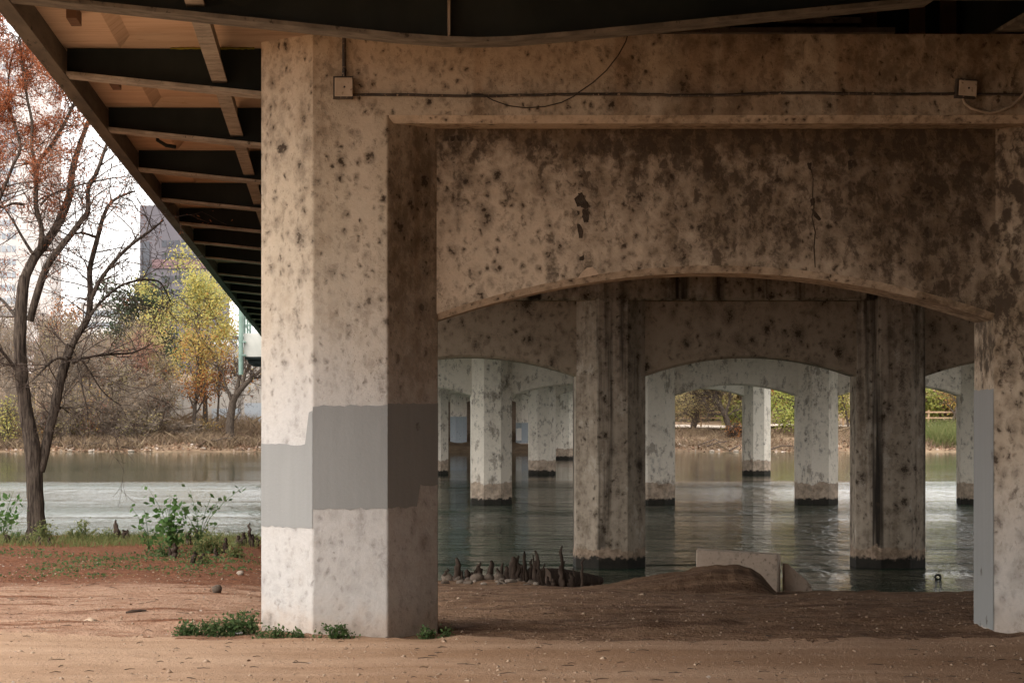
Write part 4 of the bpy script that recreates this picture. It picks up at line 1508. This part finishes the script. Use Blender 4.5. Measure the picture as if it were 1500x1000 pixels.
for x, y, h, w_, Y in [(651, 838, 16, 7, 41), (669, 842, 34, 13, 40), (676, 836, 16, 8, 41), (684, 836, 14, 12, 41), (694, 843, 16, 9, 40), (703, 844, 24, 14, 40), (717, 844, 27, 11, 40), (721, 842, 12, 8, 41),
                    (729, 842, 20, 7, 40.5), (734, 840, 27, 7, 41), (742, 844, 22, 10, 40), (752, 852, 36, 15, 38.5), (758, 851, 38, 11, 38.5), (763, 852, 26, 9, 38.5), (770, 850, 46, 9, 39), (776, 850, 36, 9, 39), (783, 852, 50, 10, 38.5), (788, 852, 38, 8, 38.5),
                    (793, 853, 24, 9, 38.5), (798, 852, 34, 6, 38.5), (812, 856, 14, 14, 38), (826, 856, 34, 9, 38), (838, 856, 24, 12, 38), (843, 856, 28, 6, 38), (852, 858, 46, 5, 37.5), (803, 856, 16, 8, 38), (866, 853, 10, 10, 38)]:
    knee(x, y, h, w_, Y, 'dark knobbly cypress knee among rocks at the water edge under the bridge', 'cypress knees under the bridge')
knee(824, 856, 62, 8, 38, 'tallest thin spiky cypress knee beside the dark pier under the bridge', 'cypress knees under the bridge')
for x, y, h, w_, Y in [(171, 806, 28, 8, 33), (182, 806, 13, 8, 33), (186, 806, 14, 6, 33), (209, 806, 12, 6, 32.5), (254, 826, 20, 12, 29), (275, 810, 16, 11, 32), (289, 812, 22, 9, 32), (331, 822, 20, 10, 30), (316, 830, 12, 8, 29),
                    (347, 811, 12, 9, 32), (354, 811, 17, 10, 32), (366, 811, 31, 7, 32), (371, 811, 16, 8, 32), (376, 811, 12, 6, 32), (283, 836, 14, 9, 28), (296, 838, 12, 8, 28),
                    (8, 800, 9, 12, 32.5), (15, 800, 6, 5, 32.5), (42, 801, 9, 9, 32.3), (33, 802, 6, 9, 32.3), (57, 803, 9, 9, 32.2), (72, 805, 10, 7, 32)]:
    knee(x, y, h, w_, Y, 'small dark cypress knee in the grass along the open bank', 'cypress knees on the open bank')
# old squared timber lying among the knees
mb = MB()
a, b = P(797, 846, 39.5), P(880, 850, 40.5)
mb.tube([a, a + (b - a) * .3 + (0, 0, .02), a + (b - a) * .7, b], [.17, .16, .13, .07], 9)
tag(mb.build('rotting_log', M['knee'], smooth=True), 'dark rotting log behind the knees beside the dark pier', 'log')
for i, (x, y, w_, hh, Y, mt) in enumerate([(656, 836, 18, 12, 41, 'rock'), (672, 846, 14, 10, 39, 'rock'), (700, 851, 22, 13, 38, 'rock'), (716, 850, 16, 11, 38, 'rock'), (732, 847, 18, 13, 38.5, 'rock'), (747, 855, 22, 6, 37, 'rock_w'),
                                           (730, 853, 10, 4, 37, 'rock_w'), (779, 853, 18, 11, 37.5, 'rock'), (785, 856, 8, 6, 37, 'rock_w'), (676, 856, 16, 8, 37, 'rock'), (688, 861, 10, 5, 36, 'rock'), (709, 862, 9, 4, 36, 'rock_w'),
                                           (690, 828, 20, 8, 42, 'rock'), (712, 834, 20, 8, 41.5, 'rock'), (652, 862, 12, 6, 36, 'rock'), (664, 830, 14, 8, 42, 'rock'), (821, 861, 8, 5, 36.5, 'rock_w'), (740, 862, 8, 4, 36, 'rock')]):
    q_ = P(x, y, Y)
    k = Y / F
    q_[2] = gz(q_[0], Y) + hh * k * .25
    rock('shore_stone', 'rounded pale brown stone among the cypress knees under the bridge' if mt == 'rock' else 'flat whitish stone at the front of the knees under the bridge', 'rock', q_, (w_ * k * .55, w_ * k * .45, hh * k * .6), M[mt], 'stones among the knees', i + 40)
for i in range(34):
    x, y = R.uniform(650, 800), R.uniform(850, 866)
    Y = 39.5 - (y - 850) * .22
    q_ = P(x, y, Y)
    w_ = R.uniform(.03, .085)
    q_[2] = gz(q_[0], Y) + w_ * .15
    rock('shore_stone', 'small brown stone on the strip in front of the knees under the bridge', 'rock', q_, (w_, w_ * .8, w_ * .55), M['rock_w' if i % 4 == 0 else 'rock'], 'small stones before the knees', i + 120, 1)
q_ = P(318, 867, 23.3)
rock('grey_stone', 'single grey stone with a pale end on the bare earth left of the column', 'rock', (q_[0], q_[1], gz(q_[0], q_[1]) + .03), (.055, .04, .05), M['rock'], None, 90)
rock('grey_stone', 'small pinkish stone in the weeds near the column', 'rock', (P(352, 842, 26)[0], 26, gz(P(352, 842, 26)[0], 26) + .02), (.04, .03, .03), M['rock_w'], None, 91)
mb = MB()
q_ = P(199, 900, 20.6)
zz = gz(q_[0], 20.6) + .012
mb.tube([(q_[0] - .085, 20.6, zz), (q_[0] - .03, 20.58, zz + .012), (q_[0] + .04, 20.62, zz + .014), (q_[0] + .09, 20.6, zz + .02)], [.008, .014, .013, .006], 7)
tag(mb.build('bark_piece', M['knee'], smooth=True), 'dark piece of bark lying on the bare earth', 'bark piece')
q_ = P(350, 927, 18.7)
rock('paper_scrap', 'crumpled whitish scrap in the weeds before the column', 'litter', (q_[0], 18.7, gz(q_[0], 18.7) + .02), (.035, .02, .014), M['litter'], None, 95)

# concrete headwall with its sloping wing
hb = P(1020, 860, 35.6)
r = empty('concrete_headwall', 'pale concrete block with a sloping wing at the water edge', 'headwall', tuple(hb))
Yh = 35.6
x0, x1 = pxr(1020, Yh), pxr(1139, Yh)
mb = MB()
zt0, zt1 = pzr(805, Yh), pzr(812, Yh)
v = [(x0, Yh, -3.2), (x1, Yh, -3.2), (x1 + .14, Yh + .5, -3.2), (x0 + .1, Yh + .5, -3.2), (x0, Yh, zt0), (x1, Yh, zt1), (x1 + .14, Yh + .5, zt1 - .01), (x0 + .1, Yh + .5, zt0)]
mb.add(v, [(0, 3, 2, 1), (4, 5, 6, 7), (0, 1, 5, 4), (1, 2, 6, 5), (2, 3, 7, 6), (3, 0, 4, 7)])
o = mb.build('block', M['headwall']); setparent(o, r)
b_ = o.modifiers.new('worn', 'BEVEL'); b_.width = .012; b_.segments = 2
mb = MB()
xa_, xb_ = pxr(1152, Yh + .3), pxr(1187, Yh + .3)
poly = [(xa_ - .03, -3.2), (xb_ + .2, -3.2), (xb_, pzr(857, Yh)), (xa_ + .02, pzr(827, Yh)), (xa_ - .03, pzr(827, Yh))]
n = len(poly)
v = [(x, Yh + .3, z) for x, z in poly] + [(x, Yh + .46, z) for x, z in poly]
mb.add(v, [tuple(range(n)), tuple(range(n, 2 * n))[::-1]] + [(i, n + i, n + (i + 1) % n, (i + 1) % n) for i in range(n)])
o = mb.build('wing', M['headwall']); setparent(o, r)
# smooth mound that hides the foot of the block
Ym = 33.0
mx0, mx1 = pxr(700, Ym), pxr(1130, Ym)
prof_x = [700, 760, 820, 860, 885, 910, 950, 990, 1030, 1060, 1080, 1098, 1112, 1122, 1130]
prof_y = [876, 870, 864, 859, 856, 852, 845, 838, 832, 828.5, 828, 832, 842, 853, 864]
nu, nv = 150, 44
v = []
for j in range(nv + 1):
    s = j / nv * 2 - 1
    for i in range(nu + 1):
        u = i / nu
        X = mx0 + (mx1 - mx0) * u
        pxx = 700 + 430 * u
        top = pzr(np.interp(pxx, prof_x, prof_y), Ym)
        Y = Ym + s * 1.9
        g = gz(X + .45 * s * 0, Y) - .05
        g0 = gz(X, Ym) - .05
        hgt = max(top - g0, 0)
        z = g + hgt * math.cos(s * math.pi / 2) ** .8 + .012 * mn.noise(Vector((X * 3, Y * 3, 5)))
        v.append((X + .25 * s, Y, z))
mb = MB()
ii, jj = np.meshgrid(np.arange(nv), np.arange(nu), indexing='ij')
w1 = nu + 1
mb.add(v, np.stack([ii * w1 + jj, ii * w1 + jj + 1, (ii + 1) * w1 + jj + 1, (ii + 1) * w1 + jj], -1).reshape(-1, 4))
tag(mb.build('mound', M['soil'], smooth=True), kind='structure')

# floating ring with a broken cord
fy = 44.6
c = P(1374, 849, fy)
r = empty('floating_ring', 'small black ring with a bent cord afloat beside the right pier', 'debris', (c[0], fy, WATER))
r.scale = (.72, .72, .72)
mb = MB()
th = np.linspace(0, 2 * math.pi, 15)
mb.tube([(.07 * math.cos(a), .02 * math.sin(a), .05 + .062 * math.sin(a)) for a in th], .03, 8)
mb.build('ring', M['tyre'], r, smooth=True)
mb = MB()
mb.tube([(-.07, 0, .02), (-.10, 0, .06), (-.15, .01, .09)], .008, 6)
mb.tube([(-.08, 0, .05), (-.12, 0, .03), (-.13, 0, -.01)], .006, 6)
mb.build('cord', M['tyre'], r, smooth=True)


# ================================================================ near plants
def weed(name, label, x, Y, h, w_, nst, leaf, lsz, mat, group=None, d=None, cat='plant', lpm=30):
    """leafy weed clump: x, Y its foot; h its height and w_ its half width in metres"""
    bx = pxr(x, Y)
    root = empty(name, label, cat, (bx, Y, gz(bx, Y)), group)
    ms, ml = MB(), MB()
    cs = []
    dd = w_ * .5 if d is None else d
    for k in range(nst):
        ax, ay = R.normal(0, w_ * .45), R.normal(0, dd * .45)
        if nst < 12: ax, ay = ax * .04, ay * .04
        hh = h * R.uniform(.35, 1.0) * max(.35, 1 - abs(ax) / w_ * .5)
        zz_ = gz(bx + ax, Y + ay) - gz(bx, Y)
        p = np.array([ax, ay, zz_ - .01])
        L = R.normal(0, .25 if nst >= 12 else .38, 2)
        pts = [p + np.array([L[0] * hh * t * t, L[1] * hh * t * t, hh * t]) for t in np.linspace(0, 1, 5)]
        if nst >= 12: ms.tube([(0, 0, -.03), (ax * .5, ay * .5, -.035), tuple(p - (0, 0, .004))], .004, 4)
        ms.tube(pts, np.linspace(.004, .0015, 5) * (h / .3) ** .4, 4)
        nl = max(4, int(lpm * hh))
        for q_ in range(nl):
            t = R.uniform(.15, 1)
            pp, _ = polyat(pts, t)
            cs.append(pp + R.normal(0, lsz * .8, 3) * (1, 1, .6))
    cs = np.array(cs)
    cs[:, 2] = np.maximum(cs[:, 2], .006)
    ml.leaves(cs, lsz, flat=.3, aspect=1.6)
    ms.build('stems', M[mat[0]], root)
    ml.build('foliage', M[leaf], root)
    return root


st = ('l_weed',)
# weeds round the foot of the corner column
for x, Y, h, w_, n, lab in [(276, 18.75, .16, .13, 30, 'leftmost low green weed clump on the path edge before the column'), (314, 18.72, .17, .19, 48, 'low weed clump with dark leaves second along the path edge'),
                            (355, 18.75, .24, .17, 52, 'taller leafy weed clump at the left foot of the column'), (404, 18.45, .11, .13, 36, 'low weeds against the light side of the column'),
                            (434, 18.4, .09, .07, 16, 'short weeds at the column corner'), (495, 18.40, .14, .12, 34, 'dense green weed clump at the middle of the column front'),
                            (628, 18.55, .13, .09, 20, 'leafy weed at the right foot of the column'), (655, 18.6, .11, .05, 9, 'small weed sprig just right of the column')]:
    weed('weed_clump', lab, x, Y, h, w_, n, 'l_weed', .032, st, 'weeds round the corner column', d=.05 if 395 < x < 640 else None, lpm=110)
# shoreline saplings
weed('sapling', 'bright green leafy sapling tallest on the open bank', 250, 30.5, 1.0, .20, 9, 'l_fresh', .10, st, 'saplings on the open bank', lpm=34)
weed('sapling', 'spreading side shoots of the sapling, broad leaves over the water', 218, 30.8, .70, .16, 6, 'l_fresh', .09, st, 'saplings on the open bank', lpm=26)
weed('sapling', 'thinner darker sapling between the tall one and the column', 292, 31, .95, .16, 8, 'l_weed', .08, st, 'saplings on the open bank', lpm=26)
weed('sapling', 'light green sapling at the frame edge left of the cypress', 4, 33.5, .8, .12, 6, 'l_fresh', .10, st, 'saplings on the open bank', lpm=28)
for x, Y, h, w_, n, lab in [(62, 32.8, .36, .16, 30, 'feathery weeds in front of the cypress trunk'), (118, 32.9, .34, .22, 34, 'feathery bank weeds right of the cypress'), (155, 32.8, .28, .18, 26, 'low bank weeds beside the thin knee'),
                            (20, 33, .16, .2, 24, 'low weeds left of the cypress foot'), (245, 29.6, .2, .3, 40, 'tangled low weeds under the sapling'), (305, 30, .34, .28, 50, 'tangled brush of weeds round the knees'),
                            (345, 29, .22, .2, 34, 'low brown green weeds near the column edge'), (300, 28, .14, .22, 30, 'creeping weeds on the red needles')]:
    weed('bank_weeds', lab, x, Y, h, w_, n, 'l_grass' if n % 4 else 'l_weed', .04, st, 'weeds on the open bank', lpm=60)


def nearz(a, b):
    return gz(a, b)


def band(yc, half, thr):
    def f(a, b):
        e = mn.noise(Vector((a * .9, b * .9, 11)))
        return gz(a, b) if e > thr and abs(b - yc) < half * (1 + e) else -99
    return f


tuft_field('grass', M['l_grass'], (-6.5, -.9), (31.6, 34.4), band(33, 1.4, -.35), 6500, .12, .006, .5)
tuft_field('grass', M['l_grass'], (-6.5, -.6), (25.2, 29.5), band(27.3, 1.7, -.05), 5500, .035, .006, 1.2)
mb = MB()
n = 5200
x = R.uniform(-6.3, -.5, n); y = R.uniform(25.2, 30.5, n)
ok = np.array([mn.noise(Vector((a * .9, b * .9, 11))) > .0 for a, b in zip(x, y)])
c = np.array([(a, b, gz(a, b) + R.uniform(.004, .05)) for a, b in zip(x[ok], y[ok])])
mb.leaves(c, .042, flat=.5)
tag(mb.build('ground_cover', M['l_weed']), kind='stuff')
# fallen leaves, needles and gravel over the near ground
mb = MB()
n = 3200
x = R.uniform(-4.5, 9.5, n)
y = 15.2 + 16 * R.random(n) ** 1.8
keep = R.random(n) < np.where(y < path_edge(x), .28, np.where(x > 0, .5, 1))
c = np.array([(a, b, gz(a, b) + .006) for a, b in zip(x[keep], y[keep])])
mb.leaves(c, .03, flat=.85, aspect=1.8)
tag(mb.build('leaf_litter', M['l_litter']), kind='stuff')
# pebbles as tiny rough octahedra
mb = MB()
n = 9000
x = R.uniform(-4.5, 9.5, n)
y = 15.2 + 14 * R.random(n) ** 1.5
oc = np.array([(1, 0, 0), (-1, 0, 0), (0, 1, 0), (0, -1, 0), (0, 0, 1), (0, 0, -1)], float)
of = np.array([(0, 2, 4), (2, 1, 4), (1, 3, 4), (3, 0, 4), (2, 0, 5), (1, 2, 5), (3, 1, 5), (0, 3, 5)])
s_ = R.lognormal(-5.15, .55, n)
g = np.array([gz(a, b) for a, b in zip(x, y)])
vv = oc[None] * s_[:, None, None] * R.uniform(.6, 1.3, (n, 6, 1)) * (1, 1, .7) + np.stack([x, y, g + .001], -1)[:, None]
ff = of[None] + (np.arange(n) * 6)[:, None, None]
mb.add(vv.reshape(-1, 3), ff.reshape(-1, 3))
tag(mb.build('gravel', simple('pebble_mix', (.20, .125, .08), (.46, .34, .24), 9, .95), smooth=True), kind='stuff')
# small twigs dropped over the near ground
mb = MB()
for i in range(420):
    x, y = R.uniform(-4.2, 8.5), 15.3 + 12 * R.random() ** 1.6
    L, a = R.uniform(.03, .13), R.uniform(0, 6.28)
    p0 = np.array([x, y, gz(x, y) + .004])
    x2, y2 = x + L * math.cos(a), y + L * math.sin(a)
    p2 = np.array([x2, y2, gz(x2, y2) + .006])
    mb.tube([p0, (p0 + p2) / 2 + (0, 0, .004), p2], [.0025, .003, .0015], 4)
tag(mb.build('fallen_twigs', M['knee']), kind='stuff')
